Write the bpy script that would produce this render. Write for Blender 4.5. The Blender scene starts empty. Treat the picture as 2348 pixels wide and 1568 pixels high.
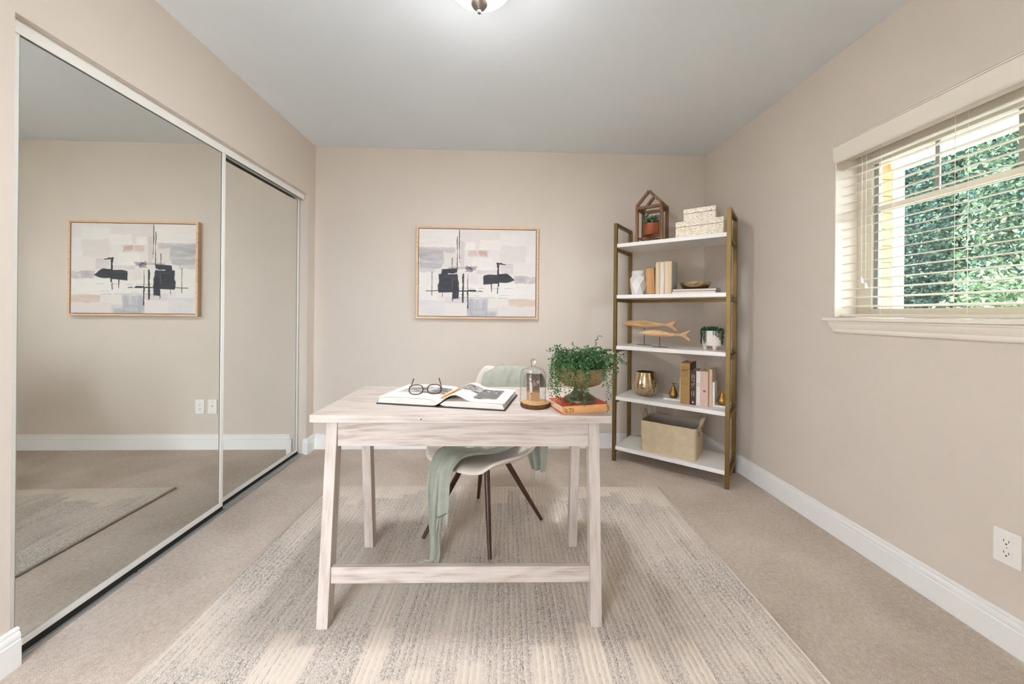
import bpy, bmesh, math, random
import numpy as np
from mathutils import Vector, Matrix, Euler
PI = math.pi
random.seed(7); rng = np.random.default_rng(7)
scene = bpy.context.scene
COL = scene.collection

# ------------------------------------------------------------------ camera
F_PX, YAW, ROLL, CY, EYE = 854.65, 0.0353, 0.0092, 718.6, 1.1076
cam = bpy.data.cameras.new('camera'); cam_ob = bpy.data.objects.new('camera', cam); COL.objects.link(cam_ob)
cam.sensor_fit = 'HORIZONTAL'; cam.sensor_width = 36.0; cam.lens = F_PX / 2348 * 36.0
cam.shift_y = -(784 - CY) / 2348; cam.clip_start = 0.02; cam.clip_end = 200
fw = Vector((math.sin(YAW), math.cos(YAW), 0)); rt = Vector((math.cos(YAW), -math.sin(YAW), 0)); up = Vector((0, 0, 1))
r2 = rt * math.cos(ROLL) + up * math.sin(ROLL); u2 = -rt * math.sin(ROLL) + up * math.cos(ROLL)
m4 = Matrix((r2, u2, -fw)).transposed().to_4x4(); m4.translation = (0, 0, EYE); cam_ob.matrix_world = m4
scene.camera = cam_ob
# ------------------------------------------------------------------ world, sun, exposure
world = bpy.data.worlds.new('sky'); scene.world = world; world.use_nodes = True
bg = world.node_tree.nodes['Background']; bg.inputs[0].default_value = (0.86, 0.92, 1.0, 1); bg.inputs[1].default_value = 4.6
sun = bpy.data.lights.new('sun', 'SUN'); sun.energy = 6.0; sun.angle = 0.02; sun.color = (1, .95, .86)
sun_ob = bpy.data.objects.new('sun', sun); COL.objects.link(sun_ob)
sun_ob.rotation_euler = Vector((0.50, -0.30, -0.81)).to_track_quat('-Z', 'Y').to_euler()
LAMP_STRENGTH = 98.0
vs = scene.view_settings; vs.view_transform = 'Standard'; vs.look = 'None'; vs.exposure = 1.80; vs.gamma = 1.0; vs.use_curve_mapping = False
scene.cycles.use_denoising = True
scene.cycles.max_bounces = 14; scene.cycles.diffuse_bounces = 8; scene.cycles.glossy_bounces = 6; scene.cycles.transmission_bounces = 10; scene.cycles.transparent_max_bounces = 24
scene.cycles.caustics_reflective = False; scene.cycles.caustics_refractive = False
scene.cycles.sample_clamp_indirect = 6.0

# ------------------------------------------------------------------ material helpers
def srgb(r, g, b):
    f = lambda c: (c / 255 / 12.92) if c / 255 <= 0.04045 else ((c / 255 + 0.055) / 1.055) ** 2.4
    return (f(r), f(g), f(b), 1)
def srgb_np(a):
    a = np.clip(np.asarray(a, float) / 255, 0, 1)
    return np.where(a <= 0.04045, a / 12.92, ((a + 0.055) / 1.055) ** 2.4)
MATS = {}
class NT:
    def __init__(s, m): s.t = m.node_tree; s.b = s.t.nodes['Principled BSDF']
    def n(s, typ, **kw):
        nd = s.t.nodes.new(typ)
        for k, v in kw.items():
            if k.startswith('i_'):
                key = k[2:]; key = int(key) if key.isdigit() else key.replace('_', ' ')
                if isinstance(v, bpy.types.NodeSocket): s.t.links.new(v, nd.inputs[key])
                else: nd.inputs[key].default_value = v
            else: setattr(nd, k, v)
        return nd
    def l(s, a, b): s.t.links.new(a, b)
    def math(s, op, a, b=0.0, c=None, clamp=False):
        nd = s.t.nodes.new('ShaderNodeMath'); nd.operation = op; nd.use_clamp = clamp
        for i, v in enumerate((a, b) if c is None else (a, b, c)):
            if isinstance(v, bpy.types.NodeSocket): s.t.links.new(v, nd.inputs[i])
            else: nd.inputs[i].default_value = v
        return nd.outputs[0]
    def ramp(s, fac, stops):
        nd = s.t.nodes.new('ShaderNodeValToRGB'); s.t.links.new(fac, nd.inputs[0]); e = nd.color_ramp.elements
        while len(e) < len(stops): e.new(0.5)
        for i, (p, c) in enumerate(stops): e[i].position = p; e[i].color = c
        return nd.outputs[0]
    def mix(s, fac, a, b):
        nd = s.t.nodes.new('ShaderNodeMix'); nd.data_type = 'RGBA'
        for i, v in ((0, fac), (6, a), (7, b)):
            if isinstance(v, bpy.types.NodeSocket): s.t.links.new(v, nd.inputs[i])
            else: nd.inputs[i].default_value = v
        return nd.outputs[2]
    def coord(s, scale=(1, 1, 1), which='Object'):
        tc = s.t.nodes.new('ShaderNodeTexCoord'); mp = s.t.nodes.new('ShaderNodeMapping'); mp.inputs['Scale'].default_value = scale
        s.t.links.new(tc.outputs[which], mp.inputs[0]); return mp.outputs[0]
    def noise(s, vec, scale, detail=4, rough=0.55, dist=0.0):
        return s.n('ShaderNodeTexNoise', i_Vector=vec, i_Scale=scale, i_Detail=detail, i_Roughness=rough, i_Distortion=dist).outputs[0]
    def bump(s, h, strength=0.2, dist=0.002):
        nd = s.n('ShaderNodeBump', i_Strength=strength, i_Distance=dist, i_Height=h); s.l(nd.outputs[0], s.b.inputs['Normal'])
def mat(name, color=(0.8, 0.8, 0.8, 1), rough=0.5, metal=0.0, spec=None):
    m = bpy.data.materials.new(name); m.use_nodes = True; MATS[name] = m
    b = m.node_tree.nodes['Principled BSDF']
    b.inputs['Base Color'].default_value = color; b.inputs['Roughness'].default_value = rough; b.inputs['Metallic'].default_value = metal
    if spec is not None: b.inputs['Specular IOR Level'].default_value = spec
    return m
def mottled(name, c1, c2, scale=6, rough=0.6, metal=0.0, bump=0.0, bscale=None, stretch=(1, 1, 1), bdist=0.002, spec=None):
    m = mat(name, c1, rough, metal, spec); t = NT(m); v = t.coord(stretch)
    nz = t.noise(v, scale, 5); t.l(t.ramp(nz, [(0.3, c1), (0.7, c2)]), t.b.inputs['Base Color'])
    if bump: t.bump(t.noise(v, bscale or scale, 4), bump, bdist)
    return m
def wood(name, light, mid, dark, axis='x', rough=0.55, fine=90, big=9):
    m = mat(name, mid, rough); t = NT(m)
    st = {'x': (0.06, 1, 1), 'y': (1, 0.06, 1), 'z': (1, 1, 0.06)}[axis]
    st2 = {'x': (0.12, 1, 1), 'y': (1, 0.12, 1), 'z': (1, 1, 0.12)}[axis]
    a = t.noise(t.coord(st), fine, 6, 0.65); b = t.noise(t.coord(st2), big, 3, 0.5, 1.2)
    w = t.math('SINE', t.math('MULTIPLY', b, 70.0)); w = t.math('MULTIPLY', t.math('ADD', w, 1.0), 0.5)
    k = t.math('ADD', t.math('MULTIPLY', a, 0.84), t.math('MULTIPLY', w, 0.12))
    st3 = {'x': (0.035, 1, 1), 'y': (1, 0.035, 1), 'z': (1, 1, 0.035)}[axis]
    sk = t.math('MULTIPLY', t.math('SUBTRACT', t.noise(t.coord(st3), fine * 0.75, 3, 0.6, 0.4), 0.60), 5.0, clamp=True)
    t.l(t.mix(t.math('MULTIPLY', sk, 0.6), t.ramp(k, [(0.30, dark), (0.47, mid), (0.66, light)]), tuple(c * 0.72 for c in dark[:3]) + (1,)), t.b.inputs['Base Color'])
    t.bump(a, 0.12, 0.001)
    return m
def vcol(name, rough=0.6, bump=0.0):
    m = mat(name, rough=rough); t = NT(m); at = t.n('ShaderNodeAttribute', attribute_name='paint'); t.l(at.outputs['Color'], t.b.inputs['Base Color'])
    if bump: t.bump(t.noise(t.coord((1, 1, 1)), 120, 3), bump, 0.001)
    return m

# ------------------------------------------------------------------ materials
mottled('wall_paint', srgb(216, 206, 195), srgb(213, 203, 192), 3, 0.75, bump=0.05, bscale=160, spec=0.25)
mottled('ceiling_paint', srgb(234, 240, 246), srgb(231, 237, 243), 2, 0.8, bump=0.06, bscale=120, spec=0.2)
mat('trim_white', srgb(238, 238, 236), 0.4)
mat('cream_white', srgb(235, 228, 216), 0.42)
mat('vinyl', srgb(226, 220, 208), 0.4)
mat('white_lacquer', srgb(242, 240, 238), 0.22)
mat('white_metal', srgb(236, 236, 232), 0.35)
mat('track_metal', srgb(176, 178, 176), 0.35, 0.6)
mat('dark_gap', srgb(30, 28, 26), 0.8)
mat('mirror', (0.86, 0.87, 0.84, 1), 0.0, 1.0)
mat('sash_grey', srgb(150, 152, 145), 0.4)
mat('plastic_white', srgb(240, 238, 234), 0.3)
mat('slot', srgb(40, 36, 32), 0.6)
mottled('brass', srgb(126, 102, 58), srgb(112, 89, 48), 8, 0.38, 0.65)
mat('nickel', srgb(170, 165, 158), 0.28, 1.0)
wood('desk_wood', srgb(203, 193, 186), srgb(192, 181, 173), srgb(164, 150, 140), 'x', big=5)
wood('desk_wood_z', srgb(203, 193, 186), srgb(194, 183, 175), srgb(176, 162, 152), 'z', big=3)
wood('walnut', srgb(84, 50, 34), srgb(66, 38, 25), srgb(48, 27, 18), 'z', 0.4)
wood('rustic', srgb(156, 116, 78), srgb(122, 86, 55), srgb(78, 52, 33), 'z', 0.65, 60, 14)
wood('fish_wood', srgb(224, 192, 150), srgb(206, 168, 122), srgb(176, 134, 94), 'x', 0.6, 50, 10)
wood('frame_wood', srgb(230, 198, 166), srgb(220, 186, 152), srgb(204, 168, 132), 'x', 0.5)
mat('frame_dark', srgb(96, 62, 40), 0.6)
mottled('slice_top', srgb(212, 170, 116), srgb(190, 146, 94), 40, 0.6)
mottled('bark', srgb(110, 72, 34), srgb(66, 40, 18), 80, 0.85, bump=0.6, bscale=90, bdist=0.004)
mottled('chair_shell', srgb(226, 217, 206), srgb(221, 211, 200), 10, 0.6)
mottled('throw', srgb(172, 174, 162), srgb(158, 161, 150), 30, 0.95, bump=0.25, bscale=400)
mat('throw_fringe', srgb(214, 214, 206), 0.9)
mottled('terracotta', srgb(158, 86, 52), srgb(146, 76, 45), 12, 0.6)
mat('soil', srgb(44, 32, 24), 0.95)
mottled('leaf_green', srgb(60, 106, 56), srgb(34, 72, 40), 60, 0.5)
mottled('leaf_light', srgb(96, 140, 74), srgb(58, 104, 54), 60, 0.5)
mottled('leaf_sage', srgb(132, 156, 132), srgb(76, 110, 90), 70, 0.55)
mottled('leaf_dark', srgb(40, 84, 46), srgb(24, 54, 32), 60, 0.5)
mat('stem_green', srgb(88, 112, 60), 0.6)
mottled('pewter_gold', srgb(172, 146, 104), srgb(140, 116, 82), 14, 0.42, 0.55, bump=0.1, bscale=30, stretch=(3, 3, 0.4))
mottled('pewter_dark', srgb(120, 104, 84), srgb(98, 84, 68), 14, 0.45, 0.5)
mottled('gold_pear', srgb(178, 142, 78), srgb(150, 116, 56), 90, 0.32, 0.9, bump=0.5, bscale=160, bdist=0.003)
mottled('mercury_gold', srgb(214, 192, 158), srgb(196, 172, 136), 20, 0.16, 0.95)
mottled('champagne_relief', srgb(224, 206, 178), srgb(196, 174, 142), 30, 0.3, 0.8)
mat('vase_inner', srgb(70, 52, 30), 0.4, 0.6)
mottled('bronze_bowl', srgb(206, 182, 142), srgb(156, 130, 94), 60, 0.24, 0.85, bump=0.4, bscale=120)
mat('ceramic_white', srgb(238, 236, 232), 0.45)
mottled('marble', srgb(240, 238, 235), srgb(228, 225, 222), 16, 0.3)
mottled('felt', srgb(212, 196, 166), srgb(200, 182, 152), 24, 0.9, bump=0.15, bscale=300)
mottled('felt_inner', srgb(190, 182, 172), srgb(178, 170, 160), 24, 0.9)
mat('paper', srgb(240, 236, 230), 0.8)
mottled('page_edge', srgb(232, 228, 220), srgb(220, 214, 206), 200, 0.85, stretch=(0.05, 0.05, 1))
mottled('page_tan', srgb(208, 162, 110), srgb(190, 142, 92), 160, 0.85, stretch=(1, 1, 0.02))
mottled('page_cream', srgb(232, 208, 176), srgb(222, 194, 160), 160, 0.85, stretch=(1, 1, 0.02))
mottled('page_white', srgb(238, 226, 214), srgb(230, 216, 202), 160, 0.85, stretch=(1, 1, 0.02))
mat('cover_black', srgb(42, 40, 40), 0.5); mat('cover_grey', srgb(168, 164, 156), 0.6); mat('cover_tan', srgb(176, 148, 112), 0.6)
mat('cover_white', srgb(226, 222, 216), 0.5); mat('cover_red', srgb(204, 70, 44), 0.6); mat('cover_darkgrey', srgb(86, 78, 72), 0.6)
mottled('spine_peach', srgb(222, 166, 110), srgb(206, 148, 94), 30, 0.7)
mat('cover_art', srgb(164, 130, 78), 0.6); mat('cover_brown', srgb(62, 34, 28), 0.5); mat('cover_pink', srgb(216, 184, 170), 0.6); mat('cover_beige', srgb(214, 190, 162), 0.65)
mat('ink', srgb(70, 48, 28), 0.7); mat('ink_cream', srgb(222, 200, 176), 0.6); mat('ink_red', srgb(176, 66, 46), 0.6); mat('ink_grey', srgb(140, 138, 134), 0.6); mat('ink_pink', srgb(188, 140, 126), 0.6)
mat('black_iron', srgb(46, 42, 40), 0.5, 0.6)
mat('pencil_orange', srgb(226, 150, 44), 0.4); mat('pencil_tip', srgb(214, 170, 120), 0.6)
mat('tortoise', srgb(84, 40, 30), 0.25); mat('temple_dark', srgb(46, 36, 34), 0.3)
vcol('painting', 0.6, 0.15); vcol('page_print', 0.6); vcol('old_photo', 0.4)
def glass_mat(name, rough=0.0, tint=(1, 1, 1, 1)):
    m = mat(name, tint, rough); b = m.node_tree.nodes['Principled BSDF']; b.inputs['Transmission Weight'].default_value = 1.0; b.inputs['IOR'].default_value = 1.45
    return m
def pane_mat(name, edge=None, tint=(1, 1, 1, 1)):
    # thin clear sheet: mostly passes light straight through, with a weak reflection
    m = bpy.data.materials.new(name); m.use_nodes = True; MATS[name] = m; nt = m.node_tree; nt.nodes.clear()
    o = nt.nodes.new('ShaderNodeOutputMaterial'); tr = nt.nodes.new('ShaderNodeBsdfTransparent'); gl = nt.nodes.new('ShaderNodeBsdfGlossy'); mx = nt.nodes.new('ShaderNodeMixShader')
    lw = nt.nodes.new('ShaderNodeLayerWeight'); lw.inputs[0].default_value = 0.5; pw = nt.nodes.new('ShaderNodeMath'); pw.operation = 'POWER'; pw.inputs[1].default_value = 4.0
    fr = nt.nodes.new('ShaderNodeMath'); fr.operation = 'MULTIPLY_ADD'; fr.inputs[1].default_value = 0.75; fr.inputs[2].default_value = 0.035
    nt.links.new(lw.outputs['Facing'], pw.inputs[0]); nt.links.new(pw.outputs[0], fr.inputs[0])
    tr.inputs[0].default_value = tint; gl.inputs['Roughness'].default_value = 0.0
    if edge:
        mc = nt.nodes.new('ShaderNodeMix'); mc.data_type = 'RGBA'; mc.inputs[6].default_value = tint; mc.inputs[7].default_value = (edge, edge, edge, 1); nt.links.new(pw.outputs[0], mc.inputs[0]); nt.links.new(mc.outputs[2], tr.inputs[0])
    nt.links.new(fr.outputs[0], mx.inputs[0]); nt.links.new(tr.outputs[0], mx.inputs[1]); nt.links.new(gl.outputs[0], mx.inputs[2]); nt.links.new(mx.outputs[0], o.inputs[0])
    return m
pane_mat('window_glass', tint=(0.97, 0.985, 0.97, 1)); pane_mat('lens_glass', tint=(0.97, 0.97, 0.97, 1)); pane_mat('cloche_glass', 0.58, tint=(0.965, 0.97, 0.97, 1))
m = mat('lamp_glass', srgb(250, 248, 242), 0.4); b = m.node_tree.nodes['Principled BSDF']; b.inputs['Emission Color'].default_value = (0.98, 0.99, 1.0, 1); t = NT(m); gn = t.n('ShaderNodeNewGeometry'); sx_ = t.n('ShaderNodeSeparateXYZ', i_Vector=gn.outputs['Normal']); dn = t.math('MULTIPLY', sx_.outputs[2], -1.0, clamp=True); t.l(t.math('MULTIPLY_ADD', t.math('POWER', dn, 4.2), LAMP_STRENGTH, 1.0), b.inputs['Emission Strength'])
# mother of pearl chips
m = mat('pearl_chip', rough=0.35); t = NT(m); v = t.coord((1, 1, 1.6))
vo = t.n('ShaderNodeTexVoronoi', i_Vector=v, i_Scale=130.0); t.l(t.ramp(t.n('ShaderNodeSeparateColor', i_Color=vo.outputs['Color']).outputs[0], [(0.0, srgb(196, 172, 138)), (0.35, srgb(226, 212, 188)), (1.0, srgb(246, 240, 226))]), t.b.inputs['Base Color'])
# ribbed white ceramic
mat('ribbed_ceramic', srgb(238, 232, 226), 0.5)
# carpet
m = mat('carpet', rough=0.95, spec=0.1); t = NT(m); v = t.coord((1, 1, 1))
fine = t.noise(v, 300, 3, 0.75); mid = t.noise(v, 60, 3, 0.6); big = t.noise(v, 2.6, 3, 0.5, 0.6)
k = t.math('ADD', t.math('MULTIPLY', fine, 0.60), t.math('ADD', t.math('MULTIPLY', mid, 0.24), t.math('MULTIPLY', big, 0.24)))
t.l(t.ramp(k, [(0.36, srgb(158, 141, 127)), (0.53, srgb(207, 193, 180)), (0.70, srgb(236, 225, 214))]), t.b.inputs['Base Color'])
t.bump(t.math('ADD', fine, t.math('MULTIPLY', mid, 0.6)), 0.7, 0.006)
# rug: local x across, local y along; yarn rows run along y
m = mat('rug_pile', rough=0.95, spec=0.1); t = NT(m)
tc = t.n('ShaderNodeTexCoord'); sp = t.n('ShaderNodeSeparateXYZ', i_Vector=tc.outputs['Object']); X, Y = sp.outputs[0], sp.outputs[1]
wob = t.noise(t.coord((1, 1, 1)), 9, 2)
xs = t.math('ADD', X, t.math('MULTIPLY', t.math('SUBTRACT', wob, 0.5), 0.012))
PIT = 0.021
row = t.math('FLOOR', t.math('DIVIDE', xs, PIT)); frac = t.math('SUBTRACT', t.math('DIVIDE', xs, PIT), row)
tri = t.math('ABSOLUTE', t.math('SUBTRACT', frac, 0.5))                       # 0 at yarn centre, .5 in the groove
line = t.math('MULTIPLY', t.math('SUBTRACT', tri, 0.36), 9.0, clamp=True)
blk = t.math('FLOOR', t.math('DIVIDE', xs, 0.078))
def wn(a, off): 
    return t.n('ShaderNodeTexWhiteNoise', noise_dimensions='1D', i_W=t.math('ADD', a, off)).outputs[0]
yc = t.math('ABSOLUTE', Y)                                                    # half length 1.47, ends are paler blocks
endd = t.math('SUBTRACT', 1.47, t.math('ABSOLUTE', t.math('ADD', Y, 0.0)))
end_far = t.math('SUBTRACT', 1.47, Y)                                         # distance from the far end
near_blk = t.math('SUBTRACT', Y, 0.0)                                       # pale zone that starts nearer the viewer
lim1 = t.math('ADD', 0.05, t.math('MULTIPLY', wn(blk, 3.0), 0.20))
d1 = t.math('DIVIDE', t.math('SUBTRACT', end_far, lim1), 0.02, clamp=True)
lim2 = t.math('SUBTRACT', t.math('MULTIPLY', wn(blk, 11.0), 0.55), 0.12)
d2 = t.math('DIVIDE', t.math('SUBTRACT', near_blk, lim2), 0.02, clamp=True)
dens = t.math('MULTIPLY', d1, d2)
streak = t.noise(t.coord((28, 1.6, 1)), 1.6, 4, 0.6); cloud = t.noise(t.coord((1, 1, 1)), 2.4, 3, 0.5)
dens = t.math('MULTIPLY', dens, t.math('ADD', t.math('MULTIPLY', t.math('SUBTRACT', streak, 0.33), 2.2), t.math('MULTIPLY', t.math('SUBTRACT', cloud, 0.42), 2.6), clamp=True))
spk = t.math('MULTIPLY', t.math('SUBTRACT', t.noise(t.coord((1, 0.6, 1)), 300, 2, 0.7), 0.46), 8.0, clamp=True)
dash = t.math('MULTIPLY', t.math('SUBTRACT', t.noise(t.coord((1, 0.5, 1)), 95, 2, 0.7), 0.43), 7.0, clamp=True)
lineK = t.math('MULTIPLY', line, dash)
rowk = t.math('GREATER_THAN', wn(row, 5.0), 0.30)
amt = t.math('ADD', t.math('MULTIPLY', t.math('MULTIPLY', spk, dens), 0.64), t.math('MULTIPLY', t.math('MULTIPLY', lineK, rowk), 0.44), clamp=True)
base = t.mix(t.math('MULTIPLY', dens, 0.55), srgb(218, 207, 194), srgb(204, 197, 190))
t.l(t.mix(amt, base, srgb(92, 86, 82)), t.b.inputs['Base Color'])
hgt = t.math('ADD', t.math('SUBTRACT', 1.0, t.math('MULTIPLY', tri, 1.6)), t.math('MULTIPLY', t.noise(t.coord((1, 1, 1)), 380, 2), 0.6))
t.bump(hgt, 0.5, 0.004)
mat('rug_edge', srgb(214, 203, 191), 0.95)
# outdoors
mottled('neutral_paving', srgb(150, 150, 146), srgb(136, 137, 134), 3, 0.95)  # unseen ground, grey instead of green to keep bounced light neutral
mottled('siding', srgb(196, 150, 104), srgb(188, 140, 94), 10, 0.7)
mat('outdoor_white', srgb(246, 244, 242), 0.6)
mottled('tree_leaf_a', srgb(94, 116, 92), srgb(62, 84, 72), 5, 1.0, spec=0.0); mottled('tree_leaf_b', srgb(124, 142, 108), srgb(88, 112, 86), 5, 1.0, spec=0.0); mottled('tree_leaf_c', srgb(76, 98, 92), srgb(50, 70, 70), 5, 1.0, spec=0.0)
mottled('tree_bark', srgb(96, 84, 72), srgb(70, 60, 50), 20, 0.9)
mottled('roof_dark', srgb(92, 90, 96), srgb(80, 78, 84), 8, 0.9)

# ------------------------------------------------------------------ mesh helpers
class MB:
    def __init__(s): s.v = []; s.f = []; s.m = []
    def add(s, verts, faces, mi=0):
        o = len(s.v); s.v += [tuple(p) for p in verts]; s.f += [tuple(i + o for i in fc) for fc in faces]; s.m += [mi] * len(faces); return s
    def box(s, x0, x1, y0, y1, z0, z1, mi=0, M=None):
        vs_ = [(x, y, z) for z in (z0, z1) for y in (y0, y1) for x in (x0, x1)]
        if M is not None: vs_ = [M @ Vector(p) for p in vs_]
        return s.add(vs_, [(0, 2, 3, 1), (4, 5, 7, 6), (0, 1, 5, 4), (2, 6, 7, 3), (0, 4, 6, 2), (1, 3, 7, 5)], mi)
    def bar(s, p, q, w, h, up_=(0, 0, 1), mi=0):
        p, q = Vector(p), Vector(q); d = (q - p); L = d.length; d.normalize(); u = Vector(up_)
        if abs(d.dot(u)) > 0.98: u = Vector((1, 0, 0))
        sd = d.cross(u).normalized(); u = sd.cross(d)
        vs_ = [p + d * (L * a) + sd * (w / 2 * b) + u * (h / 2 * c) for a in (0, 1) for b in (-1, 1) for c in (-1, 1)]
        return s.add(vs_, [(0, 1, 3, 2), (4, 6, 7, 5), (0, 4, 5, 1), (2, 3, 7, 6), (0, 2, 6, 4), (1, 5, 7, 3)], mi)
    def tube(s, pts, r, n=8, closed=False, mi=0):
        pts = [Vector(p) for p in pts]; N = len(pts); rs = r if isinstance(r, (list, tuple)) else [r] * N
        vs_ = []; prev = None
        for i, p in enumerate(pts):
            a = pts[i - 1] if (i > 0 or closed) else p; b_ = pts[(i + 1) % N] if (i < N - 1 or closed) else p
            d = (b_ - a).normalized()
            if prev is None: u = Vector((0, 0, 1)) if abs(d.z) < 0.9 else Vector((1, 0, 0))
            else: u = prev
            sd = d.cross(u).normalized(); u = sd.cross(d).normalized(); prev = u
            for k in range(n):
                an = 2 * PI * k / n; vs_.append(p + (sd * math.cos(an) + u * math.sin(an)) * rs[i])
        fs = []
        for i in range(N if closed else N - 1):
            j = (i + 1) % N
            for k in range(n): k2 = (k + 1) % n; fs.append((i * n + k, i * n + k2, j * n + k2, j * n + k))
        if not closed: fs.append(tuple(range(n - 1, -1, -1))); fs.append(tuple((N - 1) * n + k for k in range(n)))
        return s.add(vs_, fs, mi)
    def lathe(s, prof, n=32, c=(0, 0, 0), mi=0, cap=True, rfun=None):
        vs_ = []
        for r, z in prof:
            for k in range(n):
                an = 2 * PI * k / n; rr = r * (rfun(an, z) if rfun else 1); vs_.append((c[0] + rr * math.cos(an), c[1] + rr * math.sin(an), c[2] + z))
        fs = []
        for i in range(len(prof) - 1):
            for k in range(n): k2 = (k + 1) % n; fs.append((i * n + k, i * n + k2, (i + 1) * n + k2, (i + 1) * n + k))
        if cap: fs.append(tuple(range(n - 1, -1, -1))); fs.append(tuple((len(prof) - 1) * n + k for k in range(n)))
        return s.add(vs_, fs, mi)
    def extrude(s, poly, axis, a, b, mi=0):
        # poly: 2D points in the two axes left when `axis` is removed, ordered (x,y,z minus axis)
        n = len(poly); mk = {'x': lambda p, t: (t, p[0], p[1]), 'y': lambda p, t: (p[0], t, p[1]), 'z': lambda p, t: (p[0], p[1], t)}[axis]
        vs_ = [mk(p, a) for p in poly] + [mk(p, b) for p in poly]
        fs = [(i, (i + 1) % n, n + (i + 1) % n, n + i) for i in range(n)] + [tuple(range(n - 1, -1, -1)), tuple(range(n, 2 * n))]
        return s.add(vs_, fs, mi)
    def grid(s, P, mi=0, flip=False):
        P = np.asarray(P, float); a, b_ = P.shape[:2]; vs_ = [tuple(p) for p in P.reshape(-1, 3)]
        fs = [(i * b_ + j, i * b_ + j + 1, (i + 1) * b_ + j + 1, (i + 1) * b_ + j) for i in range(a - 1) for j in range(b_ - 1)]
        if flip: fs = [f_[::-1] for f_ in fs]
        return s.add(vs_, fs, mi)
    def build(s, name, mats, parent=None, smooth=None, bevel=0.0, seg=2, loc=None, recalc=True):
        me = bpy.data.meshes.new(name); me.from_pydata(s.v, [], s.f)
        mats = mats if isinstance(mats, (list, tuple)) else [mats]
        for mm in mats: me.materials.append(MATS[mm] if isinstance(mm, str) else mm)
        me.polygons.foreach_set('material_index', s.m)
        if recalc or bevel:
            bm = bmesh.new(); bm.from_mesh(me)
            if recalc: bmesh.ops.recalc_face_normals(bm, faces=bm.faces)
            if bevel:
                ed = [e for e in bm.edges if len(e.link_faces) == 2 and e.calc_face_angle(0) > 0.6]
                bmesh.ops.bevel(bm, geom=ed, offset=bevel, segments=seg, affect='EDGES', profile=0.5, clamp_overlap=True)
            bm.to_mesh(me); bm.free()
        ob = bpy.data.objects.new(name, me); COL.objects.link(ob)
        if parent is not None: ob.parent = parent
        if loc is not None: ob.location = loc
        if smooth is not None:
            me.polygons.foreach_set('use_smooth', [True] * len(me.polygons))
            if smooth < 3:
                try: me.set_sharp_from_angle(angle=smooth)
                except Exception: pass
        me.update(); return ob
def tag(o, label=None, cat=None, group=None, kind=None):
    for k, v in (('label', label), ('category', cat), ('group', group), ('kind', kind)):
        if v: o[k] = v
    return o
def thing(name, label, cat, loc=(0, 0, 0), rotz=0.0, group=None, kind=None):
    o = bpy.data.objects.new(name, None); COL.objects.link(o); o.location = loc; o.rotation_euler = (0, 0, rotz); o.empty_display_size = 0.05
    return tag(o, label, cat, group, kind)
def structure(ob, label, cat): return tag(ob, label, cat, None, 'structure')
def solidify(ob, th, off=0.0): md = ob.modifiers.new('thick', 'SOLIDIFY'); md.thickness = th; md.offset = off; return ob
def subsurf(ob, lv=1): md = ob.modifiers.new('sub', 'SUBSURF'); md.levels = lv; md.render_levels = lv; return ob
def paint_attr(ob, cols):
    at = ob.data.color_attributes.new('paint', 'FLOAT_COLOR', 'POINT'); a = np.ones((len(ob.data.vertices), 4), np.float32); a[:, :3] = srgb_np(cols); at.data.foreach_set('color', a.ravel())
def text_part(name, body, size, mtl, parent, M, depth=0.0004, align='CENTER'):
    cu = bpy.data.curves.new(name, 'FONT'); cu.body = body; cu.size = size; cu.align_x = align; cu.align_y = 'CENTER'; cu.extrude = depth
    tmp = bpy.data.objects.new(name, cu); COL.objects.link(tmp); dg = bpy.context.evaluated_depsgraph_get(); dg.update()
    me = bpy.data.meshes.new_from_object(tmp.evaluated_get(dg)); bpy.data.objects.remove(tmp); me.materials.clear(); me.materials.append(MATS[mtl])
    ob = bpy.data.objects.new(name, me); COL.objects.link(ob); ob.parent = parent; ob.matrix_local = M; return ob
def frameM(o, x, y):  # local frame with origin o, x axis, y axis
    x = Vector(x).normalized(); y = Vector(y).normalized(); z = x.cross(y); M = Matrix((x, y, z)).transposed().to_4x4(); M.translation = o; return M

# ------------------------------------------------------------------ the room
XL, XR, YB, YF, HC = -1.49, 1.713, 3.066, -0.62, 2.44
OPY0, OPY1, OPZ = 1.196, 2.955, 2.018          # closet opening
WY0, WY1, WZ0, WZ1 = 0.45, 1.852, 1.085, 1.985   # window opening
fl = MB().box(XL - 0.35, XR + 0.15, YF - 0.1, YB + 0.1, -0.06, 0.0).build('floor', 'carpet'); structure(fl, 'beige cut pile carpet covering the whole room', 'carpet')
ce = MB().box(XL - 0.35, XR + 0.15, YF - 0.1, YB + 0.1, HC, HC + 0.12).build('ceiling', 'ceiling_paint'); structure(ce, 'smooth light grey white ceiling', 'ceiling')
structure(MB().box(XL - 0.35, XR + 0.15, YB, YB + 0.1, 0, HC).build('wall_back', 'wall_paint'), 'beige painted wall behind the desk', 'wall')
w = MB().box(XL - 0.13, XL, YF, OPY0, 0, HC).box(XL - 0.13, XL, OPY1, YB, 0, HC).box(XL - 0.13, XL, OPY0, OPY1, OPZ, HC)
structure(w.build('wall_left', 'wall_paint'), 'beige painted wall around the mirrored closet', 'wall')
structure(MB().box(XL - 0.35, XL - 0.30, YF, YB, 0, HC).build('wall_closet', 'wall_paint'), 'back wall of the closet behind the mirrored doors', 'wall')
w = MB().box(XR, XR + 0.15, YF, WY0, 0, HC).box(XR, XR + 0.15, WY1, YB, 0, HC).box(XR, XR + 0.15, WY0, WY1, 0, WZ0).box(XR, XR + 0.15, WY0, WY1, WZ1, HC)
structure(w.build('wall_right', 'wall_paint'), 'beige painted wall around the window', 'wall')
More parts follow.
